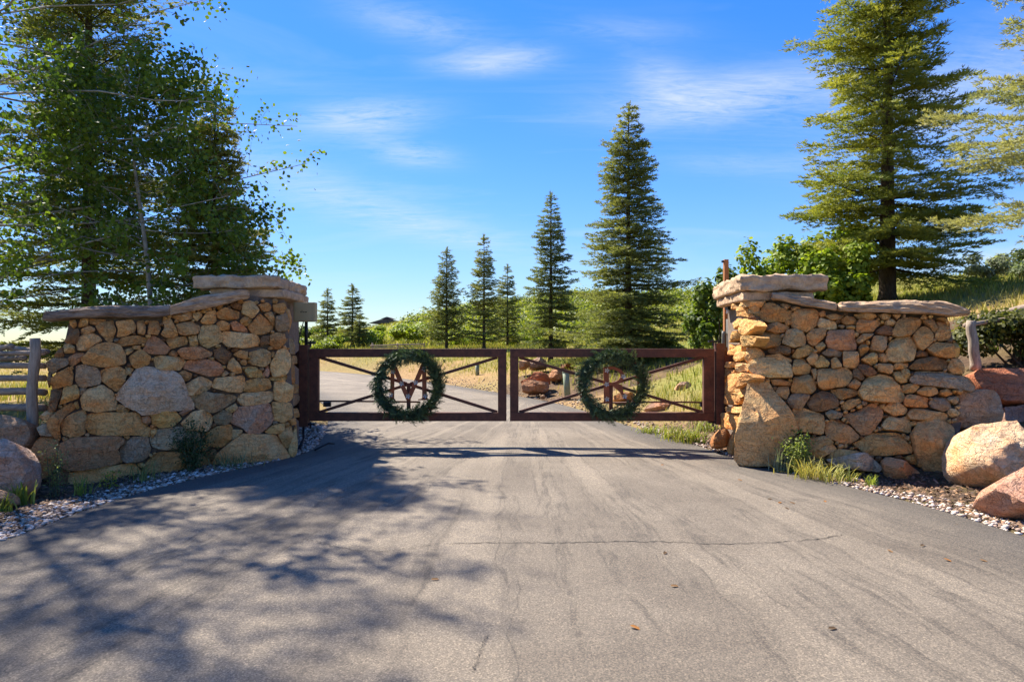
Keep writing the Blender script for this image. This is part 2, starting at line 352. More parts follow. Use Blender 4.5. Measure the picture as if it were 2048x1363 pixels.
# pair the two edges by arc length, matched at the gate
rv = []; rq = []
rng_e = []
for i in range(N):
    for k in range(T+1):
        t = k/T; q = le[i]*(1-t)+re[i]*t; rv.append((q[0], q[1], .012+.03*(1-(2*t-1)**2)-.012*(k in (0, T)))); rng_e.append(min(t, 1-t))
for i in range(N-1):
    for k in range(T): a = i*(T+1)+k; rq.append((a, a+1, a+T+2, a+T+1))
rv = np.array(rv)
edge_d = seg_dist(rv[:, :2], ROAD_POLY)
ecol = np.stack([np.clip(edge_d/1.0, 0, 1)]*3, 1)
m, nb, p, o_ = material('asphalt')
v = world_pos(nb); at = nb.n('ShaderNodeAttribute', attribute_name='Col').outputs['Fac']
sp = nb.n('ShaderNodeSeparateXYZ', i_0=v); wx, wy = sp.outputs[0], sp.outputs[1]
grit = nb.noise(v, 95, 4, .8); grit2 = nb.noise(v, 420, 2, .7); blot = nb.noise(v, .7, 5, .6, .5); blot2 = nb.noise(v, 3.0, 5, .6)
# long wheel-way streaks fanning out from the gate towards the camera
ang = nb.m('DIVIDE', nb.m('SUBTRACT', wx, .4), nb.m('ADD', nb.m('MULTIPLY', nb.m('SUBTRACT', 16.0, wy), .5), 1.0))
sv = nb.n('ShaderNodeCombineXYZ', i_0=nb.m('MULTIPLY', ang, 9.0), i_1=nb.m('MULTIPLY', wy, .09))
st = nb.noise(nb.vadd(sv.outputs[0], nb.vmul(nb.n('ShaderNodeTexNoise', i_Vector=v, i_Scale=1.3).outputs[1], (.35, .0, 0))), 1.0, 5, .62, .25)
rill = nb.m('ABSOLUTE', nb.m('SUBTRACT', st, .5))
rill = nb.ramp(rill, [(0.0, (1, 1, 1)), (.016, (.35, .35, .35)), (.05, (0, 0, 0))])
c = nb.ramp(blot, [(.3, (.122, .105, .088)), (.7, (.22, .193, .16))])
c = nb.mix(nb.m('MULTIPLY', nb.ramp(st, [(.42, (0, 0, 0)), (.66, (1, 1, 1))]), .6), c, (.275, .24, .195, 1))
c = nb.mix(nb.m('MULTIPLY', rill, nb.ramp(blot2, [(.34, (.12, .12, .12)), (.60, (.75, .75, .75))])), c, (.085, .075, .066, 1))
edge = nb.m('SUBTRACT', 1.0, nb.ramp(nb.m('ADD', at, nb.m('MULTIPLY', nb.m('SUBTRACT', blot2, .5), .5)), [(.35, (0, 0, 0)), (.9, (1, 1, 1))]))
c = nb.mix(nb.m('MULTIPLY', edge, .68), c, (.072, .068, .066, 1))
c = nb.mix(1.0, c, nb.ramp(nb.m('ADD', nb.m('MULTIPLY', grit, .6), nb.m('MULTIPLY', grit2, .4)), [(.3, (.40, .39, .38)), (.5, (1.0, .97, .92)), (.70, (1.95, 1.82, 1.6))]), 'MULTIPLY')
vo = nb.n('ShaderNodeTexVoronoi'); vo.inputs['Scale'].default_value = 120.0; nb.set(vo.inputs['Vector'], v)
agg = nb.n('ShaderNodeRGBToBW', i_0=vo.outputs['Color']).outputs[0]
c = nb.mix(1.0, c, nb.ramp(agg, [(.15, (.70, .69, .68)), (.6, (1.0, .98, .95)), (.92, (1.5, 1.42, 1.3))]), 'MULTIPLY')
nb.set(p.inputs['Base Color'], c); p.inputs['Roughness'].default_value = .9; p.inputs['Specular IOR Level'].default_value = .3
bump(nb, p, nb.m('ADD', nb.m('ADD', grit, grit2), nb.m('MULTIPLY', rill, -.6)), .7, .008)
M['asphalt'] = m
road = link('road', np_mesh('road', rv, quads=rq, col=ecol, smooth=True), m, kind='structure')
def road_z(x, y):
    i = np.argmin(np.abs((rv[:, 0]-x)**2+(rv[:, 1]-y)**2)); return rv[i, 2]
def crack(pts, w, seed, mat='crack', name='crack'):
    r = random.Random(seed); p_ = resample(chaikin(pts, 2), 90); mb_v = []; mb_f = []
    for i, q in enumerate(p_):
        t = p_[min(i+1, 89)]-p_[max(i-1, 0)]; t /= np.linalg.norm(t)+1e-9; nrm = np.array((-t[1], t[0]))
        q = q+nrm*r.gauss(0, .010 if mat == 'crack' else .004); ww = w*(r.uniform(.3, 1.2) if mat == 'crack' else .75+.5*mnoise.noise((i*.13, seed, 0)))*min(1, i/6+.1, (89-i)/6+.1); zc = road_z(*q)+.004
        mb_v += [(*(q+nrm*ww), zc), (*(q-nrm*ww), zc)]
        if i: mb_f.append((2*i-2, 2*i-1, 2*i+1, 2*i))
    link(name, np_mesh(name, mb_v, quads=mb_f), M[mat], road)
M['crack'] = simple('crack_dark', (.03, .027, .024), (.06, .052, .045), 20, .95, 0)
def gp(px, py, z=0.0):
    Yg = (CAMZ-z)*F/(py-681.5); return ((px-1024)/F*Yg, Yg)
crack([gp(880, 1098), gp(1000, 1096), gp(1130, 1096), gp(1310, 1091), (gp(1440, 1099)), gp(1600, 1091), gp(1700, 1075)], .006, 1)
crack([gp(975, 1285), gp(955, 1330), gp(948, 1363)], .0035, 4)
crack([gp(600, 1085), gp(740, 1120), gp(880, 1098)], .0028, 6)

# ------------------------------------------------------------------ stone walls traced stone by stone on their own planes
S5 = 1615/320.0
CROP = {'A': (40, 570, S5), 'B': (320, 540, S5), 'C': (40, 760, S5), 'D': (320, 740, S5), 'E': (1420, 540, S5), 'F': (1680, 560, S5), 'G': (1420, 750, S5), 'H': (1728, 750, 1363/320.0), 'P': (0, 0, 1.0)}
def pix(crop, pts):
    ox, oy, s = CROP[crop]; return [(ox+x/s, oy+y/s) for x, y in pts]
class Plane:
    """wall face through two plan points at height top_z, leaning outwards by batter at the ground"""
    def __init__(s, a, c, batter, top_z, out):
        a = Vector((*a, top_z)); c = Vector((*c, top_z)); s.u = (c-a).normalized()
        h = Vector((0, 0, 1)).cross(s.u).normalized()
        if h.dot(Vector(out)) < 0: h = -h
        s.v = (Vector((0, 0, top_z))-h*batter).normalized(); s.n = s.u.cross(s.v).normalized()
        if s.n.dot(h) < 0: s.n = -s.n
        s.o = a
    def at(s, px, py, off=0.0):
        d = Vector(((px-1024)/F, 1, (681.5-py)/F)); C0 = Vector((0, 0, CAMZ)); po = s.o+s.n*off
        t = (po-C0).dot(s.n)/d.dot(s.n); return C0+d*t
    def uv(s, p): q = p-s.o; return (q.dot(s.u), q.dot(s.v))
    def pt(s, u, v, h): return s.o+s.u*u+s.v*v+s.n*h
PAL = {'t': (0.726, 0.457, 0.189), 'o': (0.638, 0.364, 0.139), 'r': (0.583, 0.329, 0.164), 'p': (0.792, 0.554, 0.261), 'g': (0.605, 0.497, 0.338), 'd': (0.297, 0.174, 0.081), 'y': (0.726, 0.462, 0.168), 'k': (0.440, 0.334, 0.195), 'w': (0.594, 0.370, 0.226)}
def stone_shape(poly, depth, back, seed, N=36, shrink=1.055, rough=1.0, planes=7, fine=1, tiltv=0.0):
    """poly in plane metres -> (verts (u,v,h), faces): rounded, faceted field stone"""
    r = random.Random(seed)
    q = resample(chaikin(resample(poly, max(18, len(poly)*4), True), 1, True), N, True)
    c = q.mean(0); q = c+(q-c)*shrink; size = float(np.mean(np.linalg.norm(q-c, axis=1)))
    rings = [(.99, -back), (1.0, -.1*depth), (1.0, .50), (.988, .74), (.96, .88), (.90, .96), (.78, 1.0), (.60, 1.02), (.42, 1.03), (.2, 1.03)]
    if fine > 1: rings = rings[:2]+[(rings[i][0]*(1-t)+rings[i+1][0]*t, rings[i][1]*(1-t)*(1 if i > 1 else depth and 1)+rings[i+1][1]*t) for i in range(2, len(rings)-1) for t in (0, .33, .67)]+rings[-1:]
    pl = [(r.uniform(0, 6.283), r.uniform(.35, 1.5), r.uniform(.84, 1.2)) for _ in range(planes)]
    tx, ty = r.uniform(-.25, .25), r.uniform(-.3, .12)+tiltv
    V = []
    for k, (s_, h_) in enumerate(rings):
        for p_ in q:
            d = (p_-c)*s_; hh = h_ if k < 2 else h_*depth
            if k >= 2:
                hh += (tx*d[0]+ty*d[1])*min(1, s_*1.2)
                for th, slo, o0 in pl:
                    hh = min(hh, depth*o0-slo*((math.cos(th)*d[0]+math.sin(th)*d[1])/size-.12)*depth)
                hh = max(hh, -.02)
            nv = mnoise.noise((d[0]/size*1.6+seed*3.1, d[1]/size*1.6, seed*1.7+hh*3)); nv2 = mnoise.noise((d[0]/size*4.5+seed, d[1]/size*4.5+seed*.3, hh*9)); nv2 += .6*mnoise.noise((d[0]/size*10+seed, d[1]/size*10+seed*.3, hh*14))
            a = rough*size*.07
            hh += (nv*.8+nv2*.8)*a*(k >= 2); d = d*(1+(.05*nv+.035*nv2)*rough*(1 if k < 6 else .3))
            V.append((c[0]+d[0], c[1]+d[1], hh))
    V.append((c[0], c[1], np.mean([v_[2] for v_ in V[-N:]])))
    Fq = []; nr = len(rings)
    for k in range(nr-1):
        for i in range(N): Fq.append((k*N+i, k*N+(i+1) % N, (k+1)*N+(i+1) % N, (k+1)*N+i))
    Ft = [((nr-1)*N+i, (nr-1)*N+(i+1) % N, nr*N) for i in range(N)]
    return np.array(V), Fq, Ft
_seed = [0]
def stone(wall, plane, crop, code, pts, depth=None, off=0.0, name='stone', mat=None, back=.17, N=36, rough=1.0, tilt=None):
    _seed[0] += 1; sd = _seed[0]; r = random.Random(sd*17)
    P3 = [plane.at(x, y, off) for x, y in pix(crop, pts)]; uv = [plane.uv(p_) for p_ in P3]
    size = math.sqrt(abs(sum(uv[i][0]*uv[(i+1) % len(uv)][1]-uv[(i+1) % len(uv)][0]*uv[i][1] for i in range(len(uv))))/2)
    dp = depth if depth is not None else min(.15, .04+.19*size)*r.uniform(.65, 1.35)
    vm = sum(q[1] for q in uv)/len(uv)
    tv_ = (-.2-.42*min(1, max(0, -vm-.7))-(.36 if vm < -.45 and r.random() < .45 else 0.)) if plane is PRF else 0.
    V, Fq, Ft = stone_shape(uv, dp, back, sd, N=N, rough=rough, tiltv=tv_ if tilt is None else tilt)
    Wd = np.array([plane.pt(*v_)+plane.n*off for v_ in V]); c = Wd.mean(0)
    flip = plane.u.cross(plane.v).dot(plane.n)
    me = np_mesh(name, Wd-c, tris=Ft, quads=Fq, smooth=True)
    bm = bmesh.new(); bm.from_mesh(me); bmesh.ops.recalc_face_normals(bm, faces=bm.faces)
    # open back ring: make sure normals look outwards
    f_ = max(bm.faces, key=lambda f: f.calc_center_median().dot(plane.n))
    if f_.normal.dot(plane.n) < 0: bmesh.ops.reverse_faces(bm, faces=bm.faces)
    bm.to_mesh(me); bm.free(); me.set_sharp_from_angle(angle=R(24))
    par = wall.location if wall is not None else Vector((0, 0, 0))
    o = link(name, me, mat or M['stone'], wall, Vector(c)-par)
    b_ = PAL[code]; j = r.uniform(.85, 1.15); o.color = (b_[0]*j*r.uniform(.95, 1.06), b_[1]*j, b_[2]*j*r.uniform(.92, 1.08), 1)
    return o
def core(wall, plane, outline, thick, off=-.085):
    """mortar body behind the stones"""
    P3 = [plane.at(x, y, off) for x, y in outline]; n = len(P3); L = wall.location
    back = -Vector((plane.n.x, plane.n.y, 0)).normalized()*thick
    vs = [tuple(p_-L) for p_ in P3]+[tuple(p_+back-L) for p_ in P3]
    MB().add(vs, [tuple(range(n)), tuple(range(2*n-1, n-1, -1))]+[(i, n+i, n+(i+1) % n, (i+1) % n) for i in range(n)]).build('mortar_core', M['mortar'], wall)
def slab(wall, plane, top, bot, off, depth, mat, name, seed, n=80):
    """thick coping slab with a traced front edge, lofted back over the wall"""
    tp = resample(chaikin(top, 2), n); bt = resample(chaikin(bot, 2), n); L = wall.location; V = []; K = 18
    hb = -Vector((plane.n.x, plane.n.y, 0)).normalized()
    for i in range(n):
        T3 = plane.at(*tp[i], off); B3 = plane.at(*bt[i], off); fr = min(1, i/2.5+.35, (n-1-i)/2.5+.35)
        for k, (v_, dd) in enumerate([(0.02, .05), (.04, .012), (.14, -.006), (.25, -.012), (.36, -.016), (.47, -.018), (.58, -.018), (.69, -.014), (.80, -.008), (.90, .0), (.97, .012), (1.0, .04), (1.02, .12), (1.03, depth*.4), (1.02, depth*.7), (.98, depth), (.5, depth+.02), (.0, depth)]):
            m_ = .5; vv = m_+(v_-m_)*(fr**.5)
            q = B3+(T3-B3)*vv+hb*(dd+(1-fr)*.08*(k < 13))
            ns = mnoise.noise((q.x*4+seed, q.y*4, q.z*9))*.02+mnoise.noise((q.x*13+seed, q.y*13, q.z*22))*.010+mnoise.noise((q.x*2.2+seed, q.y*2.2, v_*6+tp[i][0]*.012))*.030*(0 < k < 11)
            q = q+plane.n*ns+Vector((0, 0, ns*.5)); V.append(tuple(q-L))
    Fq = [(i*K+k, i*K+(k+1) % K, (i+1)*K+(k+1) % K, (i+1)*K+k) for i in range(n-1) for k in range(K)]
    mb = MB(); mb.add(V, Fq+[tuple(range(K)), tuple(range((n-1)*K, n*K))]); o = mb.build(name, mat, wall, smooth=True); o.data.set_sharp_from_angle(angle=R(26)); return o
def hewn(wall, x0, x1, y0, y1, z0, z1, mat, name, seed, amp=.02, parts=(26, 34, 6), skew=0.0):
    """hand-hewn block with chipped edges; skew shifts x along the depth"""
    bm = bmesh.new(); bmesh.ops.create_cube(bm, size=1.0)
    bmesh.ops.subdivide_edges(bm, edges=bm.edges[:], cuts=20, use_grid_fill=True)
    L = wall.location if wall is not None else Vector((0, 0, 0)); hx, hy, h2 = (x1-x0)/2, (y1-y0)/2, (z1-z0)/2; rr = min(h2*.5, .028)
    for v_ in bm.verts:
        p_ = Vector((v_.co.x*2*hx, v_.co.y*2*hy, v_.co.z*2*h2))
        inn = Vector((max(-hx+rr, min(hx-rr, p_.x)), max(-hy+rr, min(hy-rr, p_.y)), max(-h2+rr, min(h2-rr, p_.z))))
        d = p_-inn
        if d.length > 1e-6: p_ = inn+d.normalized()*min(d.length, rr)
        w_ = p_+Vector(((x0+x1)/2, (y0+y1)/2, (z0+z1)/2))
        nn = mnoise.noise((w_.x*3+seed, w_.y*3, w_.z*6))*amp+mnoise.noise((w_.x*12+seed, w_.y*12, w_.z*16))*amp*.8+abs(mnoise.noise((w_.x*8+seed, w_.y*8, w_.z*5)))*amp*1.2
        out_ = d.normalized() if d.length > 1e-6 else Vector((0, 0, 0)); w_ += out_*nn*1.3+Vector((0, 0, .4*amp*mnoise.noise((w_.x*2, w_.y*2, seed))))
        w_.x += skew*(w_.y-y0); v_.co = w_-L
    me = bpy.data.meshes.new(name); bmesh.ops.recalc_face_normals(bm, faces=bm.faces); bm.to_mesh(me); bm.free()
    me.polygons.foreach_set('use_smooth', [True]*len(me.polygons)); me.set_sharp_from_angle(angle=R(26)); return link(name, me, mat, wall)

LW = empty('stone_wall', (-4.2, 9.0, 0), 'tan fieldstone gate wall with large grey stone, left of the gate in shade', 'stone wall', 'stone walls flanking the gate')
RW = empty('stone_wall', (4.3, 8.9, 0), 'sunlit fieldstone gate wall with tall leaning triangular stone, right of the gate', 'stone wall', 'stone walls flanking the gate')
LW['kind'] = RW['kind'] = 'thing'
PLF = Plane((-3.17, 9.45), (-5.35, 8.2), .14, 2.2, (0, -1, 0)); PLS = Plane((-3.17, 9.45), (-3.42, 11.1), .10, 2.2, (1, 0, 0))
PRF = Plane((3.15, 9.12), (5.75, 8.15), .48, 2.2, (0, -1, 0)); PRS = Plane((3.15, 9.12), (3.38, 10.95), .10, 2.2, (-1, 0, 0))
LEFT = """A t 500,355 560,350 575,400 545,440 505,400
A y 610,345 690,340 685,410 580,425
A o 700,340 870,350 830,380 770,400 700,385
A t 615,450 700,412 760,440 745,475 620,500
A o 765,410 850,375 940,355 965,460 930,570 880,560 800,480
A t 965,370 1130,350 1170,400 1160,470 1060,510 980,520 990,440
A t 1180,370 1250,350 1270,420 1260,500 1190,490
A o 1310,360 1400,365 1420,440 1390,500 1285,490
A t 1440,350 1520,340 1560,420 1600,520 1480,530 1420,490 1460,440
A d 450,560 520,470 580,430 605,490 570,590 480,590
A p 570,570 610,510 720,488 800,520 830,560 740,600 680,660 580,650
A o 970,590 1040,525 1180,510 1300,540 1290,580 1130,605 1010,615
A r 1300,540 1340,505 1430,560 1520,640 1470,700 1300,690 1245,650
A p 440,600 500,590 550,620 555,680 450,685
A d 340,720 380,650 430,620 445,720 380,735
A t 630,750 700,650 780,600 890,575 1000,610 1065,690 1065,790 960,815 800,820 650,790
A p 1055,650 1130,630 1150,660 1080,710
A t 1130,615 1220,605 1215,650 1150,645
A o 1100,720 1220,645 1320,720 1300,800 1160,840 1120,790
A k 270,780 330,740 480,740 490,800 400,850 310,900 285,860
A d 285,880 320,905 310,960 290,1040 275,960
A r 480,740 560,690 650,680 630,750 530,820 500,800
A k 570,830 640,800 780,840 820,920 810,1000 600,1030 565,960
A t 815,870 900,820 1000,815 1075,870 1060,960 980,1075 900,1020 830,970
A p 1060,825 1150,840 1130,880 1080,910
A o 300,960 380,890 500,825 540,900 520,1000 400,1030 330,1050
A y 440,1030 570,1000 600,1080 590,1140 400,1205 430,1110
A k 600,1040 680,1020 640,1090 605,1110
A d 310,1060 430,1050 400,1150 380,1200 360,1265 280,1265 310,1150
A p 615,1130 690,1040 830,1015 930,1070 975,1150 970,1250 780,1280 640,1250
A g 990,1110 1080,1000 1180,850 1300,835 1530,860 1600,905 1663,1028 1758,1238 1413,1275 1260,1305 1120,1230 1000,1150
A t 970,1240 1000,1195 1110,1250 1090,1280 980,1275
A y 545,1185 580,1170 600,1240 575,1250
C p 190,370 260,310 350,315 300,390 240,410
C o 275,420 350,330 520,230 570,280 470,340 420,420 380,520 420,600 380,615 300,500
C t 410,430 500,350 640,300 670,350 650,450 660,540 570,575 430,545
C t 650,430 680,340 900,325 1190,330 1230,410 1320,480 1310,570 1100,545 960,555 700,545
C r 1225,370 1300,355 1330,410 1290,450 1240,420
C y 1320,500 1380,480 1395,500 1330,585
C k 170,480 260,430 330,510 330,565 210,555
C o 60,890 110,720 190,570 330,580 400,640 370,850 300,960 220,990 110,960
C r 420,640 560,580 920,560 1045,580 1040,640 960,690 1005,770 990,830 800,870 540,905 430,860 400,740
C k 1010,720 1050,620 1150,570 1290,580 1315,680 1300,760 1190,820 1060,820 1020,780
C t 480,940 620,900 900,870 1150,835 1200,920 1210,1020 1170,1090 800,1150 650,1160 530,1120 470,1020
C d 330,960 440,880 490,930 470,1080 380,1140 300,1080
C o 1235,940 1290,820 1400,730 1600,725 1850,760 1950,850 1900,980 1700,1020 1340,1050 1250,1020
D y -70,440 0,420 140,405 220,490 130,560 0,580 -80,540
D g -90,690 -50,620 80,570 250,570 400,640 400,700 300,770 50,805 -70,780
D o 435,660 560,570 710,545 730,610 700,710 620,770 480,760
D p 730,600 830,600 820,640 720,700
D t 590,850 680,750 840,640 1000,650 1170,655 1230,760 1310,880 1250,920 900,945 620,960 540,930
D p 210,540 330,420 440,395 520,450 530,520 490,600 430,620 280,590
D w 190,430 260,395 330,400 230,460
D k 280,265 430,215 770,260 760,310 600,400 520,425 400,390 330,340
D p 660,390 760,335 785,375 730,430 690,420
D k 535,470 630,400 720,430 730,490 680,545 560,540
D w 735,480 790,370 1110,340 1140,460 1130,530 1000,640 900,640 820,570 720,530
D t 1060,620 1140,555 1255,530 1250,600 1180,640 1080,635
D t 1195,650 1260,580 1330,560 1340,640 1290,790 1250,760
D p 1300,790 1350,620 1380,545 1385,840 1340,885 1310,840
D o 1290,500 1370,480 1375,540 1330,555
D t 1130,320 1330,330 1335,480 1240,525 1150,500
D p 1150,120 1230,100 1340,160 1340,290 1260,320 1155,300
D p 780,280 830,235 1130,210 1145,290 1100,330 850,360 800,330
D t 850,210 870,110 960,80 1100,85 1120,180 1040,210 900,225
D p 525,170 560,80 780,60 855,50 850,160 820,225 690,215
D p 255,150 400,60 520,110 510,180 430,230 290,255
B p -55,880 0,865 230,880 260,930 200,1010 -40,990
B o 190,1040 240,1010 330,1050 290,1110 230,1130
B r 240,990 290,910 470,900 600,940 640,1010 600,1060 480,1070
B p 620,1060 660,1010 700,1040 640,1075
B t 680,990 690,920 740,880 800,950 830,1030 770,1045
B y 855,1020 880,970 960,975 1030,1030 1030,1075 900,1085
B w 1035,1050 1090,960 1110,1010 1090,1080
B r 180,820 230,785 400,775 530,830 520,870 350,900 240,895
B d 540,800 640,780 720,830 700,900 650,950 560,890
B t 490,880 540,880 560,920 500,910
B o 740,850 800,810 890,820 870,900 790,880
B t 900,830 1050,790 1110,830 1115,920 1060,980 920,950
B p 1120,930 1190,810 1270,790 1315,870 1300,1000 1250,1060 1140,1070 1115,1010
B y 1105,1080 1280,1060 1280,1110 1120,1115
B o 80,850 130,805 180,830 170,875
B o 60,700 120,680 260,670 280,745 110,795
B p 285,670 370,655 385,760 310,780
B p 385,670 430,560 570,555 620,640 640,715 480,785 410,750
B p 630,640 650,615 970,650 1000,700 1000,760 840,785 680,770 640,730
B d 1010,720 1030,665 1100,660 1110,740 1020,770
B o 1110,660 1180,630 1250,650 1260,730 1210,790 1150,800 1110,740
B t 1115,830 1150,820 1180,850 1130,880
B o 890,570 1010,440 1145,570 1130,610 1010,655 930,640
B t 810,510 850,465 935,500 880,565 820,550
B r 710,540 760,510 880,590 885,630 740,605
B o 570,540 620,505 700,545 700,600 610,610
B o 570,430 650,380 800,420 790,490 680,500 590,485
B t 415,510 470,430 560,400 570,520 520,545 420,535
B t 330,440 420,410 425,470 370,515 335,480
B t 120,470 200,440 320,420 335,490 210,520
B t 50,520 110,490 150,560 185,660 70,680
B t 160,550 320,515 405,570 380,640 250,660 190,640
B d 710,350 770,325 830,370 820,405 740,385
B p 825,430 840,320 940,310 995,410 930,490
B o 990,350 1080,325 1125,370 1110,410 1040,420
B o 1140,350 1260,330 1270,390 1240,455 1160,420
B t 1050,440 1130,420 1165,540 1140,560
B k 1165,470 1280,440 1300,600 1200,625 1165,590"""
LSIDE = """B t 1280,380 1300,400 1312,520 1310,630 1290,640
B k 1265,690 1350,690 1360,850 1300,840
B o 1290,980 1340,950 1370,1120 1330,1145 1280,1090
B t 1345,1150 1392,1150 1392,1240 1350,1240
B t 1330,860 1365,870 1360,940 1325,950
B k 1335,1260 1400,1250 1400,1310 1345,1370
D t 1345,390 1375,380 1380,470 1350,480"""
RIGHT = """E t 390,370 480,320 505,370 480,440 410,430
E t 500,320 570,300 540,350 500,380
E d 380,480 500,470 530,510 440,540 390,510
E o 505,420 560,340 640,345 760,410 825,410 820,480 740,525 600,530 520,490
E t 710,350 760,345 815,360 770,400 720,395
E t 820,370 915,380 880,410 820,410
E o 830,440 920,390 1060,390 1090,430 1080,560 970,620 830,570 815,520
E t 750,520 810,500 810,550 770,555
E o 555,555 680,535 800,570 790,610 680,640 570,610
E t 400,600 480,530 540,520 545,610 480,655 400,650
E o 440,700 540,625 690,640 715,690 700,760 560,790 460,760
E t 730,740 770,620 850,585 940,630 970,710 950,760 830,780
E o 975,660 1040,590 1180,590 1160,670 1060,765 1000,740
E o 1090,430 1160,410 1170,460 1120,475
E o 1165,460 1220,445 1355,455 1320,495 1220,510
E p 1090,540 1115,480 1270,530 1280,590 1190,600 1090,570
E o 1310,510 1380,470 1470,485 1480,540 1380,555
E k 1290,560 1370,560 1340,595
E t 1375,560 1465,560 1460,595 1380,590
E r 1170,720 1190,610 1450,600 1480,790 1440,805 1210,800
E t 1065,770 1130,720 1170,770 1090,830
E y 825,870 880,790 980,750 1060,800 1010,850 900,890
E d 580,800 730,760 810,790 800,855 600,840
E t 350,880 390,780 490,785 550,840 540,890 440,920 400,940
E t 560,860 700,850 830,900 820,930 600,890
E p 375,970 430,910 560,885 720,890 820,960 830,1085 600,1085 440,1050
E t 830,1010 850,900 940,890 1020,980 1000,1040 860,1055
E t 975,900 1040,825 1095,860 1060,960 1010,950
E y 1050,950 1120,850 1210,940 1190,970 1080,985
E t 1225,900 1270,875 1330,960 1320,980 1230,990
E k 1130,830 1190,800 1330,820 1320,870 1180,865
E t 1345,820 1490,820 1510,930 1470,985 1345,970
E t 1090,1000 1370,980 1440,1050 1400,1140 1360,1170 1150,1200 1090,1170
E d 1445,1000 1490,990 1560,1090 1520,1115 1450,1080
E o 1390,1170 1460,1090 1525,1150 1480,1205
E o 820,1200 850,1080 980,1050 1040,1080 1070,1190 1020,1250 830,1230
E t 1020,1000 1070,990 1085,1090 1050,1110
E t 560,1090 610,1090 600,1150 570,1130
E o 620,1110 700,1100 835,1140 820,1165 630,1160
E t 665,1230 690,1180 790,1175 800,1240 770,1305 680,1260
G k 780,250 830,190 990,165 1010,210 930,330 820,330
G d 990,280 1020,220 1130,150 1250,190 1300,270 1290,320 1120,365 1020,340
G o 1220,150 1340,130 1480,150 1500,190 1330,250 1270,210
G y 1320,310 1400,240 1500,235 1530,270 1400,350 1340,340
G t 835,330 900,320 1150,400 1140,600 900,560 860,470
G k 1165,380 1220,345 1350,380 1320,430 1210,445
G t 1140,500 1230,450 1380,490 1510,610 1420,690 1330,680 1190,630
H r -180,340 -60,310 60,245 140,270 175,330 60,490 -20,510 -100,420
G t 960,640 1150,610 1260,680 1150,740 1000,790
G t 1020,800 1220,680 1290,750 1200,790 1120,840
G y 1200,800 1300,740 1540,770 1420,800 1250,850
H y -88,583 60,495 280,490 400,600 405,660 200,680 50,680
H y 330,700 430,670 450,760 390,740
H p 145,430 210,340 300,365 360,345 400,410 390,490 280,470 180,465
H t 165,290 220,215 290,220 370,290 350,330 250,345
H t 135,250 185,240 170,290 140,280
H o 340,200 380,165 540,190 545,270 440,270 345,260
H k 555,230 600,185 720,195 740,280 680,310 570,270
H t 375,330 410,275 560,300 710,330 700,400 560,390 390,375
H o 320,90 400,70 475,100 420,150 340,150
H t 450,140 510,95 600,100 635,150 560,180 470,165
H o 650,130 720,115 755,160 700,180 650,165
F o 140,345 300,335 370,370 300,405 190,390
F t 380,350 520,345 500,400 440,400
F t 530,345 620,350 580,395
F o 170,440 190,400 350,400 410,430 330,520 190,530 165,500
F t 450,420 520,390 570,420 540,455 460,455
F d 360,520 440,460 530,470 530,555 400,550
F o 530,520 590,400 700,370 810,390 825,440 710,560 600,570 530,560
F o 735,570 790,490 870,460 940,550 920,640 830,710 780,670
F o 835,410 950,400 980,480 960,540 880,450
F o 980,420 1090,440 1120,560 1100,600 1000,615 950,580 980,500
F y 980,385 1050,375 1110,430 1100,490 1060,420
F p 465,720 510,620 590,570 710,570 770,680 730,810 560,830 480,790
F t 160,600 220,550 340,540 320,570 190,645
F o 190,680 240,610 295,700 210,770
F t 305,700 340,560 480,570 460,690 430,725
F t 490,580 540,570 500,615
F y 215,800 320,730 375,740 375,830 320,860
F t 390,740 440,740 490,820 440,830 390,800
F d 175,850 250,850 340,900 380,940 280,975 200,930
F t 385,840 520,840 540,900 510,945 385,910
F y 535,870 570,830 690,840 680,880 560,905
F y 540,930 600,915 680,1020 620,1040 560,1000
F y 615,900 690,890 710,980 680,1010 630,960
F d 700,880 800,790 960,765 1080,820 1080,890 930,910 740,895
F o 880,700 950,630 1130,650 1160,770 1100,785 950,760
F d 750,750 800,710 890,720 880,770 770,775
F y 1140,600 1190,640 1210,770 1160,780 1150,680
F t 1085,880 1130,790 1200,790 1250,860 1255,945 1130,940
F k 705,1020 760,920 1000,920 1300,980 1350,1050 1350,1120 1200,1100 960,1070 760,1050
F t 190,1130 260,1000 410,945 520,980 620,1090 650,1180 620,1230 420,1230 240,1210"""
RSIDE = """E t 275,420 330,370 390,400 380,470 300,460
E t 250,350 300,340 320,380 270,400
E t 340,330 400,310 390,370 345,370
E y 265,540 300,490 330,520 300,600 265,590
E y 330,540 380,490 440,560 390,650 330,640 300,600
E y 240,650 290,610 320,640 270,720 240,730
E y 320,690 400,660 470,680 420,760 340,780
E t 190,830 240,750 310,760 310,830 230,860
E t 270,880 310,820 350,830 320,920 265,920
E p 275,980 330,940 385,960 370,1020 300,1030
E t 180,930 250,925 240,980 190,990
E o 130,1060 200,990 240,1020 150,1130
E o 135,1260 180,1120 260,1040 280,1090 260,1200 310,1280 270,1350 190,1350
E o 290,1100 300,1030 400,1050 420,1090 340,1180 295,1190
E t 270,1240 300,1200 350,1200 340,1290
G t 140,390 200,385 300,400 270,570 130,500
G t 140,330 330,310 300,380 170,380
G o 190,800 255,520 262,640 240,840"""
def read(txt):
    for ln in txt.strip().splitlines():
        a = ln.split(); yield a[0], a[1], [tuple(map(float, q.split(','))) for q in a[2:]]
for cr, cd, pts in read(LEFT): stone(LW, PLF, cr, cd, pts)
for cr, cd, pts in read(LSIDE): stone(LW, PLS, cr, cd, pts, depth=.05)
for cr, cd, pts in read(RIGHT): stone(RW, PRF, cr, cd, pts)  # one dark stone below the cap is a shaded recess painted as stone
for cr, cd, pts in read(RSIDE): stone(RW, PRS, cr, cd, pts, depth=.09)
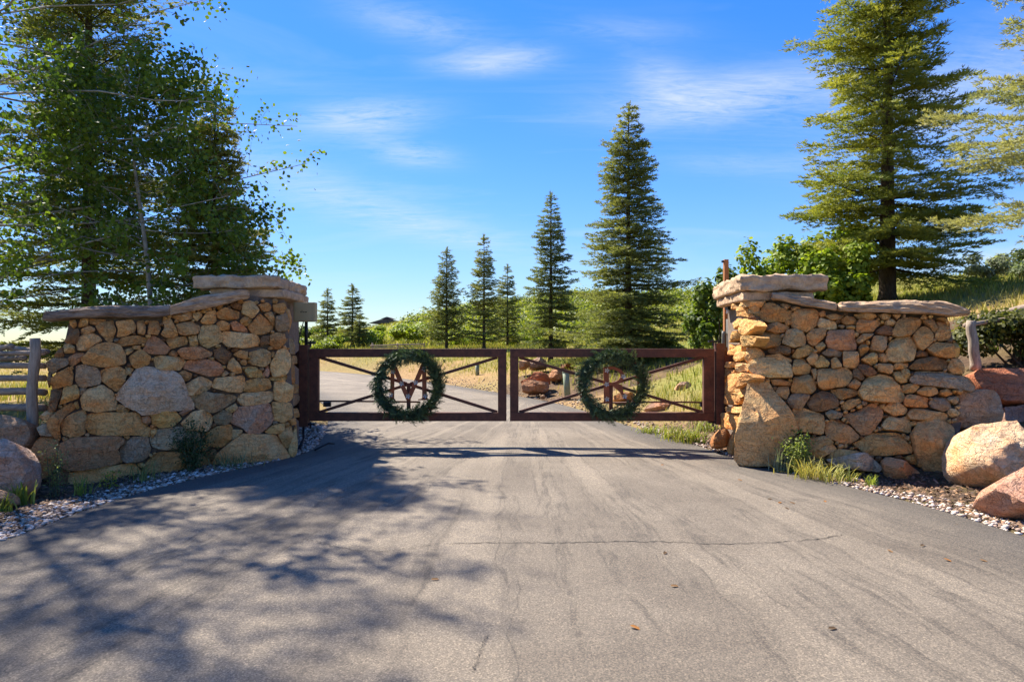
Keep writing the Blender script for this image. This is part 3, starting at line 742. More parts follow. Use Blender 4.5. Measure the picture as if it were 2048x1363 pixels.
def chinks(wall, plane, texts, extra, outline, n_max, seed, rmin=3.0):
    """small chinking stones wedged into the gaps the large ones leave"""
    polys = [np.array(pix(cr, pts)) for t in texts for cr, cd, pts in read(t)]+[np.array(e) for e in extra]
    rg = np.random.default_rng(seed); O = np.array(outline); lo, hi = O.min(0), O.max(0); C = rg.uniform(lo, hi, (5000, 2)); C = C[inside(C, O)]
    d = np.full(len(C), 1e9)
    for q in polys: d = np.minimum(d, np.where(inside(C, q), -1, seg_dist(C, q)))
    d = np.minimum(d, seg_dist(C, O)+2); got = 0
    while got < n_max:
        k = int(np.argmax(d)); r_ = d[k]
        if r_ < rmin: break
        c = C[k]; r_ = min(r_, 13); n = rg.integers(5, 8); an = np.sort(rg.random(n))*6.283; el = rg.uniform(.75, 1.15, n)
        an = np.arange(n)/n*6.283+rg.normal(0, .25, n)
        stone(wall, plane, 'P', 'ttopydk'[rg.integers(0, 7)], [(c[0]+math.cos(a)*r_*1.25*e, c[1]+math.sin(a)*r_*e) for a, e in zip(an, el)], depth=.05, N=20)
        d = np.minimum(d, np.linalg.norm(C-c, axis=1)-r_); got += 1
TRI = pix('G', [(255, 840), (270, 600), (370, 200), (390, 60), (500, 20), (560, 40), (640, 180), (760, 300), (850, 450), (880, 560), (760, 700), (680, 890), (400, 895), (320, 885)])
XR = [TRI, pix('G', [(1180, 850), (1550, 780), (1740, 930), (1700, 975), (1300, 930)]), pix('H', [(400, 520), (470, 400), (580, 385), (760, 440), (765, 740), (540, 830), (420, 620)]), pix('H', [(150, 730), (200, 700), (330, 730), (480, 830), (320, 920), (175, 860)])]
chinks(LW, PLF, [LEFT], [], [(145, 640), (250, 638), (345, 632), (405, 614), (470, 600), (568, 598), (578, 700), (588, 900), (480, 922), (300, 950), (140, 975), (100, 850), (108, 770), (130, 690)], 70, 5)
chinks(RW, PRF, [RIGHT, RSIDE], XR, [(1505, 604), (1560, 606), (1680, 626), (1800, 630), (1890, 632), (1908, 700), (1925, 790), (1890, 930), (1700, 940), (1490, 905), (1490, 840), (1498, 700)], 80, 6)
tri = stone(RW, PRF, 'G', 't', [(255, 840), (270, 600), (370, 200), (390, 60), (500, 20), (560, 40), (640, 180), (760, 300), (850, 450), (880, 560), (760, 700), (680, 890), (400, 895), (320, 885)], depth=.20, off=.03, N=48, rough=.7, tilt=-.03)
stone(RW, PRF, 'G', 'g', [(1180, 850), (1550, 780), (1640, 850), (1740, 930), (1700, 975), (1500, 960), (1300, 930)], depth=.26, off=.06)
stone(RW, PRF, 'H', 't', [(400, 520), (470, 400), (580, 385), (760, 440), (765, 740), (660, 815), (540, 830), (470, 740), (420, 620)], depth=.24, off=.03, N=40, tilt=-.15)
stone(RW, PRF, 'H', 'r', [(150, 730), (200, 700), (330, 730), (480, 830), (400, 905), (320, 920), (175, 860)], depth=.28, off=.08)
core(LW, PLF, [(141, 632), (250, 630), (345, 622), (405, 608), (470, 592), (568, 592), (580, 700), (592, 908), (480, 935), (300, 965), (140, 985), (72, 950), (100, 850), (105, 770), (128, 690)], .5)
core(RW, PRF, [(1503, 592), (1560, 592), (1680, 622), (1800, 626), (1893, 628), (1912, 700), (1935, 790), (1900, 950), (1700, 960), (1480, 925), (1486, 840), (1494, 700)], .5, -.14)
def pillar(wall, xs, y0, y1, z1, sx):
    a, c = xs; L = wall.location
    V = [(a+.06*sx, y0+.12, -.2), (c, y0+.12, -.2), (c, y1, -.2), (a+.06*sx+.22*sx, y1, -.2), (a+.06*sx, y0+.12, z1), (c, y0+.12, z1), (c, y1, z1), (a+.06*sx+.22*sx, y1, z1)]
    MB().add([tuple(Vector(v_)-L) for v_ in V], [(0, 1, 5, 4), (1, 2, 6, 5), (2, 3, 7, 6), (3, 0, 4, 7), (4, 5, 6, 7), (3, 2, 1, 0)]).build('mortar_core', M['mortar'], wall)
pillar(LW, (-3.17, -4.2), 9.45, 11.05, 2.22, -1); pillar(RW, (3.15, 4.05), 9.12, 10.85, 2.16, 1)
# coping and caps
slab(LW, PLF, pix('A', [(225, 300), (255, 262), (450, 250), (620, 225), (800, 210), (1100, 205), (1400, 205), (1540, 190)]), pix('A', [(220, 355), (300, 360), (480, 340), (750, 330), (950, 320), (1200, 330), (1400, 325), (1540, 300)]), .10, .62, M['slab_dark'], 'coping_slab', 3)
slab(LW, PLF, pix('B', [(90, 360), (180, 340), (380, 262), (620, 232), (800, 200), (870, 198), (915, 225)]), pix('B', [(90, 462), (200, 437), (380, 400), (500, 390), (700, 340), (790, 300), (910, 290)]), .115, .62, M['slab'], 'coping_slab', 9)
hewn(LW, -4.15, -3.13, 9.36, 11.05, 2.195, 2.318, M['cap'], 'cap_course', 5, .012, skew=-.09)
hewn(LW, -4.33, -3.17, 9.26, 11.15, 2.322, 2.482, M['cap'], 'cap_slab', 11, .022, skew=-.09)
slab(RW, PRF, pix('E', [(615, 222), (720, 232), (820, 252), (1000, 278), (1290, 328)]), pix('E', [(615, 300), (720, 310), (860, 345), (1000, 372), (1290, 402)]), .10, .62, M['slab'], 'coping_slab', 21)
slab(RW, PRF, pix('F', [(-20, 222), (300, 213), (600, 203), (1000, 207), (1150, 235), (1330, 305)]), pix('F', [(-20, 318), (300, 328), (600, 332), (950, 348), (1150, 368), (1320, 352)]), .11, .66, M['slab'], 'coping_slab', 33)
hewn(RW, 3.06, 4.0, 9.04, 10.8, 2.135, 2.255, M['cap'], 'cap_course', 15, .012, skew=.10)
hewn(RW, 3.0, 4.15, 8.97, 10.9, 2.265, 2.462, M['cap'], 'cap_slab', 41, .026, skew=.11)
# ------------------------------------------------------------------ gate
GY = 10.2; K = F/GY
def gx_(px): return (px-1024)/K
def gz_(py): return CAMZ+(681.5-py)/K
def gate_leaf(label, x0, x1, xs0, xs1, hub, letter):
    g = empty('gate_leaf', (gx_((x0+x1)/2), GY, 0), label, 'gate', 'leaves of the double gate'); L = g.location
    def off(mb): mb.V = [(v_[0]-L.x, v_[1]-L.y, v_[2]-L.z) for v_ in mb.V]; return mb
    zt, zb, th = gz_(697), gz_(841), 17/K; d = .05
    X0, X1, XI0, XI1 = gx_(x0), gx_(x1), gx_(xs0), gx_(xs1)
    off(MB().box(X0, X1, GY-d, GY+d, zt-th, zt)).build('top_rail', M['rust'], g, bevel=.006)
    off(MB().box(X0, X1, GY-d, GY+d, zb, zb+th)).build('bottom_rail', M['rust'], g, bevel=.006)
    off(MB().box(X0, XI0, GY-d+.003, GY+d-.003, zb+th, zt-th)).build('stile', M['rust'], g, bevel=.006)
    off(MB().box(XI1, X1, GY-d+.003, GY+d-.003, zb+th, zt-th)).build('stile', M['rust'], g, bevel=.006)
    hx, hzz = gx_(hub[0]), gz_(hub[1])
    for cx, cz in ((XI0, zt-th), (XI1, zt-th), (XI0, zb+th), (XI1, zb+th)):
        t = Vector((hx-cx, 0, hzz-cz)).normalized()
        off(MB().bar((cx+t.x*.01, GY+.012, cz+t.z*.01), (hx-t.x*.03, GY+.012, hzz-t.z*.03), .044, .044)).build('brace', M['rust'], g, bevel=.004)
    off(MB().box(hx-.028, hx+.028, GY-.006, GY+.034, zb+th, hzz+.02)).build('centre_bar', M['rust'], g, bevel=.003)
    # flat steel ring behind the wreath
    rv_ = []; rf = []; n = 64; ro, ri = .50, .385
    cz0 = gz_(769); cx0 = hx
    for i in range(n):
        a = 2*math.pi*i/n
        for rr, yy in ((ro, -.062), (ri, -.062), (ri, -.053), (ro, -.053)): rv_.append((cx0+rr*math.cos(a), GY+yy, cz0+rr*math.sin(a)))
    for i in range(n):
        j = (i+1) % n
        for k in range(4): rf.append((i*4+k, i*4+(k+1) % 4, j*4+(k+1) % 4, j*4+k))
    off(MB().add(rv_, rf)).build('ring', M['rust_bright'], g)
    # letter
    if letter == 'M':
        ox, oy, s_ = 740, 680, 1283/160
        P_ = lambda pts: [(gx_(ox+x/s_), gz_(oy+y/s_)) for x, y in pts]
        mb = MB(); y0 = GY-.058
        mb.prism(P_([(345, 380), (405, 380), (398, 930), (330, 930)]), y0, y0+.012)
        mb.prism(P_([(842, 380), (905, 380), (920, 930), (845, 930)]), y0, y0+.012)
        mb.prism(P_([(338, 378), (420, 378), (665, 955), (592, 955)]), y0-.003, y0+.009)
        mb.prism(P_([(828, 378), (912, 378), (655, 952), (585, 952)]), y0-.0055, y0+.006)
        mb.prism(P_([(262, 970), (275, 958), (320, 940), (335, 925), (396, 925), (415, 945), (425, 970)]), y0-.002, y0+.010)
        mb.prism(P_([(778, 955), (782, 940), (825, 935), (846, 915), (918, 915), (935, 940), (945, 955)]), y0-.002, y0+.010)
        mb.prism(P_([(285, 395), (290, 375), (425, 372), (415, 392)]), y0-.008, y0+.004); mb.prism(P_([(830, 392), (835, 372), (960, 375), (965, 395)]), y0-.008, y0+.004)
        ros = P_([(385, 500), (880, 455), (520, 690), (745, 670), (350, 865), (625, 890), (900, 885)])
    else:
        ox, oy, s_ = 1140, 680, 1363/170
        P_ = lambda pts: [(gx_(ox+x/s_), gz_(oy+y/s_)) for x, y in pts]
        mb = MB(); y0 = GY-.058
        mb.prism(P_([(530, 430), (612, 430), (625, 985), (535, 985)]), y0, y0+.012)
        mb.prism(P_([(468, 1008), (480, 995), (520, 985), (540, 970), (622, 970), (645, 995), (660, 1008)]), y0-.002, y0+.010)
        arc = lambda rx, ry: [(640+rx*math.cos(t), 570+ry*math.sin(t)) for t in np.linspace(-math.pi/2, math.pi/2, 22)]
        outer = arc(222, 150); inner = arc(160, 105); pts = outer+inner[::-1]
        for i in range(21):
            mb.prism(P_([outer[i], outer[i+1], inner[i+1], inner[i]]), y0-.003, y0+.009)
        mb.prism(P_([(590, 420), (645, 420), (645, 465), (590, 465)]), y0-.005, y0+.007)
        mb.prism(P_([(600, 672), (650, 668), (650, 720), (600, 720)]), y0-.005, y0+.007)
        mb.prism(P_([(660, 720), (760, 690), (830, 720), (850, 850), (920, 950), (1010, 1010), (930, 1020), (850, 930), (790, 830)]), y0-.0065, y0+.005)
        ros = P_([(580, 480), (840, 575), (575, 700), (580, 935), (865, 890)])
    lt = off(mb).build('letter', M['rust_bright'], g); lt['label'] = 'rust-brown steel letter '+letter
    # pale five-petal flowers fixed to the letter
    for i, (fx, fz) in enumerate(ros):
        fb = MB(); rr = .040
        for k in range(5):
            a = 2*math.pi*k/5+i; c_ = Vector((fx+math.cos(a)*rr*.62, GY-.075, fz+math.sin(a)*rr*.62)); u_ = Vector((math.cos(a), 0, math.sin(a))); w_ = Vector((-math.sin(a), 0, math.cos(a)))
            V_ = [c_-u_*rr*.5, c_+w_*rr*.32+Vector((0, -.008, 0)), c_+u_*rr*.42+Vector((0, -.014, 0)), c_-w_*rr*.32+Vector((0, -.008, 0)), c_+Vector((0, .006, 0))]
            fb.add(V_, [(0, 1, 2), (0, 2, 3), (4, 1, 0), (4, 2, 1), (4, 3, 2), (4, 0, 3)])
        fb.tube([(fx, GY-.072, fz), (fx, GY-.092, fz)], [.012, .006], 6)
        off(fb).build('rosette', M['silver'], lt)
    return g, (cx0, cz0)
gl, cM = gate_leaf('rusty gate leaf bearing the letter M', 620, 1013, 638, 996, (817, 768), 'M')
gr, cR = gate_leaf('rusty gate leaf bearing the letter R', 1020, 1427, 1037, 1406, (1222, 768), 'R')
def off_to(mb, L): mb.V = [(v_[0]-L.x, v_[1]-L.y, v_[2]-L.z) for v_ in mb.V]; return mb
def gate_post(label, x0, x1, y0p, y1p, side):
    g = empty('gate_post', (gx_((x0+x1)/2), GY, gz_(y1p)), label, 'gate post', 'posts hanging the gate'); L = g.location
    X0, X1 = gx_(x0), gx_(x1); zt, zb = gz_(y0p), gz_(y1p)
    off_to(MB().box(X0, X1, GY-.065, GY+.07, zb, zt), L).build('post', M['rust'], g, bevel=.006)
    for (pt_, pb) in ((710, 727), (815, 831)):
        xa, xb = (X0-.17, X0) if side < 0 else (X1, X1+.17)
        off_to(MB().box(xa, xb, GY-.04, GY+.03, gz_(pb), gz_(pt_)), L).build('wall_bracket', M['rust_bright'] if side > 0 else M['rust'], g, bevel=.004)  # right brackets take the brighter rust, sunlight put into their colour
        s_ = -1 if side < 0 else 1; xe = X0 if side < 0 else X1; zc = (gz_(pb)+gz_(pt_))/2
        off_to(MB().prism([(xe, zc+.16), (xe, zc-.17), (xe+s_*.13, zc-.05), (xe+s_*.13, zc+.05)], GY+.035, GY+.047), L).build('gusset', M['rust'], g)
    # hinge straps and pins towards the leaf
    xh = X1 if side < 0 else X0; s_ = 1 if side < 0 else -1
    for zc in (zt+.012, zb+.02):
        off_to(MB().box(min(xh-s_*.05, xh+s_*.10), max(xh-s_*.05, xh+s_*.10), GY-.03, GY+.03, zc, zc+.03), L).build('hinge', M['dark_metal'], g, bevel=.003)
        off_to(MB().tube([(xh+s_*.03, GY, zc-.05), (xh+s_*.03, GY, zc+.05)], .014, 8), L).build('hinge_pin', M['dark_metal'], g)
    return g
gate_post('dark rusty gate post beside the left stone wall', 600, 617, 689, 852, -1)
gate_post('rusty gate post with bright bracket beside the right stone wall', 1430, 1447, 686, 848, 1)
def opener(label, pts, fit):
    g = empty('gate_opener_arm', pts[0], label, 'gate opener', 'gate opener arms'); L = g.location
    off_to(MB().tube(pts, .013, 8), L).build('rod', M['rust'], g, smooth=True)
    x, y, z = fit; off_to(MB().box(x-.05, x+.06, y-.03, y+.03, z-.05, z+.02), L).build('mount', M['dark_metal'], g, bevel=.004)
opener('thin opener rod behind the M gate leaf', [(gx_(622), 10.32, gz_(803)), (gx_(720), 10.36, gz_(804)), (gx_(838), 10.34, gz_(805))], (gx_(648), 10.36, gz_(808)))
opener('thin opener rod behind the R gate leaf', [(gx_(1428), 10.32, gz_(806)), (gx_(1330), 10.36, gz_(805)), (gx_(1225), 10.34, gz_(807))], (gx_(1412), 10.34, gz_(808)))
# control box on its pole
cb = empty('control_box', (gx_(612), 10.2, gz_(690)), 'tan square control box on a dark pole above the left gate post', 'control box'); L = cb.location
bx0, bx1, bz0, bz1 = gx_(591), gx_(634), gz_(643.5), gz_(605)
off_to(MB().box(bx0, bx1, 10.09, 10.22, bz0, bz1), L).build('enclosure', M['box_tan'], cb, bevel=.008)
off_to(MB().box(bx0+.022, bx1-.006, 10.075, 10.089, bz0+.008, bz1-.006), L).build('lid', M['box_tan'], cb, bevel=.004)
tx0 = gx_(606); tz = gz_(624.5); mb = MB()
for i, (w_, h_) in enumerate([(.012, .013), (.006, .012), (.014, .012), (.008, .013), (.014, .012), (.012, .013)]):
    mb.box(tx0+i*.0165, tx0+i*.0165+w_, 10.0725, 10.0745, tz-h_/2, tz+h_/2)
mb.box(tx0+.006, tx0+.04, 10.0725, 10.0745, tz+.018, tz+.023)
off_to(mb, L).build('lettering', M['ink'], cb)
off_to(MB().tube([(gx_(612.5), 10.2, gz_(691)), (gx_(612.5), 10.2, bz0+.01)], .024, 12), L).build('pole', M['dark_metal'], cb, smooth=True)
off_to(MB().tube([(gx_(607), 10.2, bz0+.005), (gx_(604), 10.19, gz_(655)), (gx_(599), 10.2, gz_(672)), (gx_(597.5), 10.2, gz_(684)), (gx_(601), 10.17, gz_(692))], .008, 6), L).build('cable', M['dark_metal'], cb, smooth=True)
c_ = MB().tube([(gx_(607), 10.2, gz_(850)), (gx_(608), 10.18, gz_(875)), (gx_(607), 10.15, .12), (gx_(604), 10.05, .015)], .016, 8).build('power_cable', M['dark_metal'], smooth=True)
c_['label'] = 'black cable running from the left gate post down into the gravel'; c_['category'] = 'cable'
c_ = MB().tube([(-2.86, 9.9, .02), (-2.80, 10.0, .05), (-2.72, 10.1, .09), (-2.66, 10.2, .07)], .014, 8).build('loose_hose', M['dark_metal'], smooth=True)
c_['label'] = 'short black hose end lying at the asphalt edge under the gate'; c_['category'] = 'hose'

# ------------------------------------------------------------------ foliage kit
def blades(P, D, L, rad, n, rng, wb=.6, up=.25):
    """serrated conifer sprigs: n triangles round each sprig axis -> verts, tris"""
    m = len(P); D = D/np.linalg.norm(D, axis=1, keepdims=True)
    a = np.cross(D, np.array([0, 0, 1.0])); ln = np.linalg.norm(a, axis=1, keepdims=True); a = np.where(ln > 1e-3, a/np.maximum(ln, 1e-6), np.array([1.0, 0, 0])); c = np.cross(a, D)
    t = (np.arange(n)+rng.random((m, n)))/n*.85; ph = rng.random((m, n))*6.283
    S = a[:, None]*np.cos(ph)[..., None]+c[:, None]*np.sin(ph)[..., None]*.8
    L = np.broadcast_to(np.asarray(L, float), (m,))[:, None]
    base = P[:, None]+D[:, None]*(t*L)[..., None]; taper = (1.1-.6*t)[..., None]
    half = D[:, None]*(L*wb/n*1.4)[..., None]
    tip = base+D[:, None]*(L*.30)[..., None]+S*rad*taper+np.array([0, 0, rad*up])
    V = np.stack([base-half, base+half, tip], 2).reshape(-1, 3); T = np.arange(len(V)).reshape(-1, 3)
    return V, T
def spruce_crown(H, Rm, seed, h0=.6, spacing=.34, per=6, lat=.17, spr=.13, sl=.17, nb_=8, rad=.062, droop=.12, shape=.85, colA=(0.088, 0.124, 0.030), colB=(0.193, 0.231, 0.053), lift=.35, gap=.0, lean=0):
    rng = np.random.default_rng(seed); P = []; D = []; C = []; wood = MB(); h = h0
    while h < H-.12:
        fr = (h-h0)/(H-h0); Rr = Rm*(1-fr)**shape+.06
        n = per if fr < .8 else max(4, per-2); ph0 = rng.random()*6.283
        for k in range(n):
            if rng.random() < gap: continue
            hh = h+rng.normal(0, spacing*.22); az_ = ph0+6.283*k/n+rng.normal(0, .18); l = Rr*rng.uniform(.62, 1.12)*(.92+.42*mnoise.noise((math.cos(az_)*1.1+seed, math.sin(az_)*1.1, hh*.55)))
            o_ = np.array([math.cos(az_), math.sin(az_), 0]); el_ = -droop+(lift+droop)*fr**1.2+rng.normal(0, .05); sd = np.array([-o_[1], o_[0], 0])
            def pos(s): q = s/l; return np.array([lean*hh, 0, hh])+o_*(s*math.cos(el_))+np.array([0, 0, s*math.sin(el_)-droop*l*.55*q*q+.10*l*q**4])
            wood.tube([pos(0), pos(l*.5), pos(l*.95)], [.012+.016*l*.5, .008+.008*l*.4, .004], 4, cap=False)
            ss = np.arange(max(.10*l, .08), l, lat*(.7 if l < 1 else 1))
            for s in ss:
                q = s/l; ll = (.40*l*(1-q)**.75*min(1, q*5+.35)+.12)*rng.uniform(.7, 1.15); b0 = pos(s)
                for sgn in (-1, 1):
                    d = o_*.62+sd*sgn*.80+np.array([0, 0, -.10+rng.normal(0, .12)]); d /= np.linalg.norm(d)
                    tt = np.arange(.03, ll, spr); m_ = len(tt)
                    if m_ == 0: continue
                    pp = b0+d*tt[:, None]+np.array([0, 0, -.10])*(tt**1.5)[:, None]+rng.normal(0, .022, (m_, 3))
                    for sg2 in (-1, 1):
                        dd = d+np.cross(d, np.array([0, 0, 1.]))*sg2*.75+rng.normal(0, .16, (m_, 3)); P.append(pp); D.append(dd)
                    P.append(pp[-1:]); D.append(d[None])
            P.append(pos(l*.9)[None]); D.append((o_+np.array([0, 0, .2]))[None])
        h += spacing*rng.uniform(.8, 1.2)*(1-.35*fr)
    # leader
    for z in np.arange(H-.5, H+.02, .06):
        for k in range(4): a = rng.random()*6.283; P.append(np.array([[lean*z, 0, z]])); D.append(np.array([[math.cos(a)*.6, math.sin(a)*.6, 1.]]))
    P = np.concatenate(P); D = np.concatenate(D)
    V, T = blades(P, D, sl*rng.uniform(.75, 1.25, len(P)), rad, nb_, rng)
    mixv = np.clip(.5+.35*np.array([mnoise.noise((p_[0]*1.3, p_[1]*1.3, p_[2]*1.3+seed)) for p_ in P])*1.6+rng.normal(0, .16, len(P)), 0, 1)
    cc = np.array(colA)*(1-mixv[:, None])+np.array(colB)*mixv[:, None]
    return V, T, np.repeat(cc, nb_*3, 0), wood
TREES = {}
def spruce(label, x, y, z, H, Rm, seed, trunk_r=None, group='spruces along the drive', key=None, name='spruce_tree', scale=None, rot=0, **kw):
    g = empty(name, (x, y, z-.06), label, 'tree', group); g.rotation_euler[2] = rot
    if key in TREES:
        cm, tm, H0 = TREES[key]; s = H/H0; wd = Rm/kw.get('Rbase', Rm*1.0)
    else:
        V, T, C, wood = spruce_crown(H, Rm, seed, **kw); cm = np_mesh('crown', V, tris=T, col=C)
        tr = trunk_r or H*.018; ln = kw.get('lean', 0)
        wood.tube([(0, 0, 0), (ln*.3, 0, .3), (ln*H*.5, 0, H*.5), (ln*H*.98, 0, H*.98)], [tr*1.35, tr, tr*.55, .012], 10)
        tm = bpy.data.meshes.new('trunk'); tm.from_pydata(wood.V, [], wood.F); tm.update(); tm.polygons.foreach_set('use_smooth', [True]*len(tm.polygons)); H0 = H; s = 1
        if key: TREES[key] = (cm, tm, H0)
    a = link('crown', cm, M['needle'], g); c = link('trunk', tm, M['bark'], g)
    if s != 1 or scale: sx = (scale or s); a.scale = c.scale = (sx, sx, s)
    return g
# near and tall
spruce('tall open spruce with dark trunk behind the left wall, cut by the top edge', -9.3, 15, hz(-9.3, 15), 13.0, 3.3, 11, .17, group='tall spruces behind the walls', h0=1.3, spacing=.46, per=6, lat=.20, spr=.13, sl=.22, nb_=7, rad=.06, droop=.10, shape=.7, gap=.14, colA=(0.088, 0.124, 0.030), colB=(0.251, 0.258, 0.056))
spruce('smaller bushy spruce right of the tall one, behind the left wall', -5.75, 13.2, hz(-5.75, 13.2), 6.15, 1.65, 12, .10, group='tall spruces behind the walls', h0=.7, spacing=.26, per=7, lat=.13, spr=.11, sl=.14, nb_=7, rad=.055, shape=.62, colA=(0.138, 0.169, 0.050), colB=(0.350, 0.338, 0.094))
spruce('large sunlit spruce behind the right wall, its trunk showing between branches', 9.35, 17, hz(9.35, 17), 10.2, 3.1, 13, .20, group='tall spruces behind the walls', h0=.9, spacing=.46, per=7, lat=.19, spr=.115, sl=.23, nb_=8, rad=.07, droop=.10, shape=.62, gap=.15, colA=(0.120, 0.161, 0.034), colB=(0.339, 0.340, 0.066))
spruce('pale blue-green spruce reaching in from the right edge', 9.55, 10.6, hz(9.55, 10.6), 9.0, 3.15, 14, .18, group='tall spruces behind the walls', h0=1.25, spacing=.6, per=7, lat=.14, spr=.12, sl=.17, nb_=10, rad=.062, droop=.06, shape=.6, gap=.22, colA=(0.175, 0.206, 0.112), colB=(0.385, 0.371, 0.173))
# beyond the gate
spruce('tallest spruce beyond the gate, right of centre', 3.75, 22, hz(3.75, 22), 8.35, 2.45, 21, .14, h0=.35, spacing=.30, per=7, lat=.16, spr=.13, sl=.16, nb_=7, rad=.062, shape=.78, colA=(0.107, 0.142, 0.048), colB=(0.278, 0.292, 0.095))
spruce('second tallest spruce beyond the gate, narrow and dark', 1.48, 26, hz(1.48, 26), 6.5, 1.25, 22, .10, h0=.7, spacing=.28, per=6, lat=.15, spr=.13, sl=.15, nb_=6, rad=.062, shape=.75, colA=(0.085, 0.121, 0.044), colB=(0.224, 0.251, 0.083))
far = dict(h0=.55, spacing=.30, per=6, lat=.18, spr=.15, sl=.17, nb_=6, rad=.07, shape=.72, colA=(0.096, 0.131, 0.044), colB=(0.256, 0.261, 0.073))
spruce('spruce beyond the M wreath, left of a near twin', (893-1024)/F*38, 38, hz(-3.65, 38), 5.7, 1.35, 31, .09, key='fa', **dict(far, droop=-.15))
spruce('spruce right of the one beyond the M wreath', (968-1024)/F*37, 37, hz(-1.5, 37), 6.2, 1.35, 33, .09, key='fc', **dict(far, droop=-.08, gap=.12))
spruce('shorter thin spruce half hidden between two larger ones', (1015-1024)/F*41, 41, hz(-.3, 41), 5.0, 1.3, 33, rot=4.1, key='fc', scale=.85)
spruce('far left slim spruce beyond the gate beside the control box', (655-1024)/F*45, 45, hz(-12.2, 45), 4.0, 1.05, 32, .08, key='fb', **far)
spruce('far dark spruce second from the control box', (705-1024)/F*46, 46, hz(-10.8, 46), 4.25, 1.3, 32, rot=2.2, key='fb', scale=1.3)
spruce('low young spruce in front of the two far left ones', (719-1024)/F*44, 44, hz(-9.8, 44), 2.2, .8, 32, rot=3.3, key='fb', scale=.75)
# ------------------------------------------------------------------ wreaths
def wreath(label, cx, cz, seed, thin):
    rng = np.random.default_rng(seed); g = empty('wreath', (cx, GY-.09, cz-.53), label, 'wreath', 'evergreen wreaths on the gate')
    n = 1700; a = rng.random(n)*6.283; lump = np.array([mnoise.noise((math.cos(t)*2.2+seed, math.sin(t)*2.2, seed)) for t in a])
    keep = rng.random(n) < np.clip(.85+.7*lump-thin*(np.abs(np.sin(a*1.0+seed)) > .82), .25, 1); a = a[keep]; n = len(a)
    rr = .44+rng.normal(0, .042, n); P = np.stack([np.cos(a)*rr, rng.normal(0, .045, n)-.02, .53+np.sin(a)*rr], 1)
    tang = np.stack([-np.sin(a), np.zeros(n), np.cos(a)], 1); radl = np.stack([np.cos(a), np.zeros(n), np.sin(a)], 1)
    D = tang*rng.uniform(.35, 1.0, (n, 1))+radl*rng.normal(0, .75, (n, 1))+np.array([0, -1, 0])*rng.uniform(-.1, .7, (n, 1))
    V, T = blades(P, D, rng.uniform(.08, .14, n), .037, 16, rng, wb=.6, up=0)
    mixv = np.clip(rng.normal(.4, .3, n), 0, 1)[:, None]; C = np.array((.018, .036, .018))*(1-mixv)+np.array((.14, .20, .07))*mixv
    link('foliage', np_mesh('foliage', V, tris=T, col=np.repeat(C, 48, 0)), M['wreath'], g)
    pts = [(math.cos(t)*.435, 0, .53+math.sin(t)*.435) for t in np.linspace(0, 6.283, 40)]
    MB().tube(pts, .022, 6, cap=False).build('wire_frame', M['dark_green'], g, smooth=True)
    return g
M['wreath'] = mat_leaf('wreath_needle', .1, .5, .35)
M['dark_green'] = simple('dark_green_wrap', (.012, .022, .012), (.03, .045, .02), 20, .8, .3, .01)
wreath('evergreen wreath ringing the letter M', cM[0]+.02, cM[1], 3, .0); wreath('evergreen wreath ringing the letter R', cR[0]+.02, cR[1], 8, .12)

# ------------------------------------------------------------------ broadleaf trees and bushes
def leaf_fans(P, Nrm, size, rng, aspect=.85, six=True):
    """roundish leaves: 6-gon fans with a slight fold"""
    m = len(P); Nrm = Nrm/np.linalg.norm(Nrm, axis=1, keepdims=True)
    a = np.cross(Nrm, rng.normal(0, 1, (m, 3))); a /= np.linalg.norm(a, axis=1, keepdims=True); c = np.cross(Nrm, a)
    s = np.broadcast_to(np.asarray(size, float), (m,))[:, None]*.5
    ang = np.array([0, 55, 125, 180, 235, 305])*math.pi/180 if six else np.array([0, 90, 180, 270])*math.pi/180
    V = np.stack([P+a*np.cos(t)*s+c*np.sin(t)*s*aspect+Nrm*s*(.22*abs(math.sin(t))) for t in ang], 1); k = len(ang)
    base = (np.arange(m)*k)[:, None]
    T = np.concatenate([base+np.array([[0, i, i+1]]) for i in range(1, k-1)], 1).reshape(-1, 3)
    return V.reshape(-1, 3), T, k
def mixcol(rng, n, A, B, sd=.28, lump=None):
    q = np.clip(rng.normal(.5, sd, n)+(lump if lump is not None else 0), 0, 1)[:, None]; return np.array(A)*(1-q)+np.array(B)*q
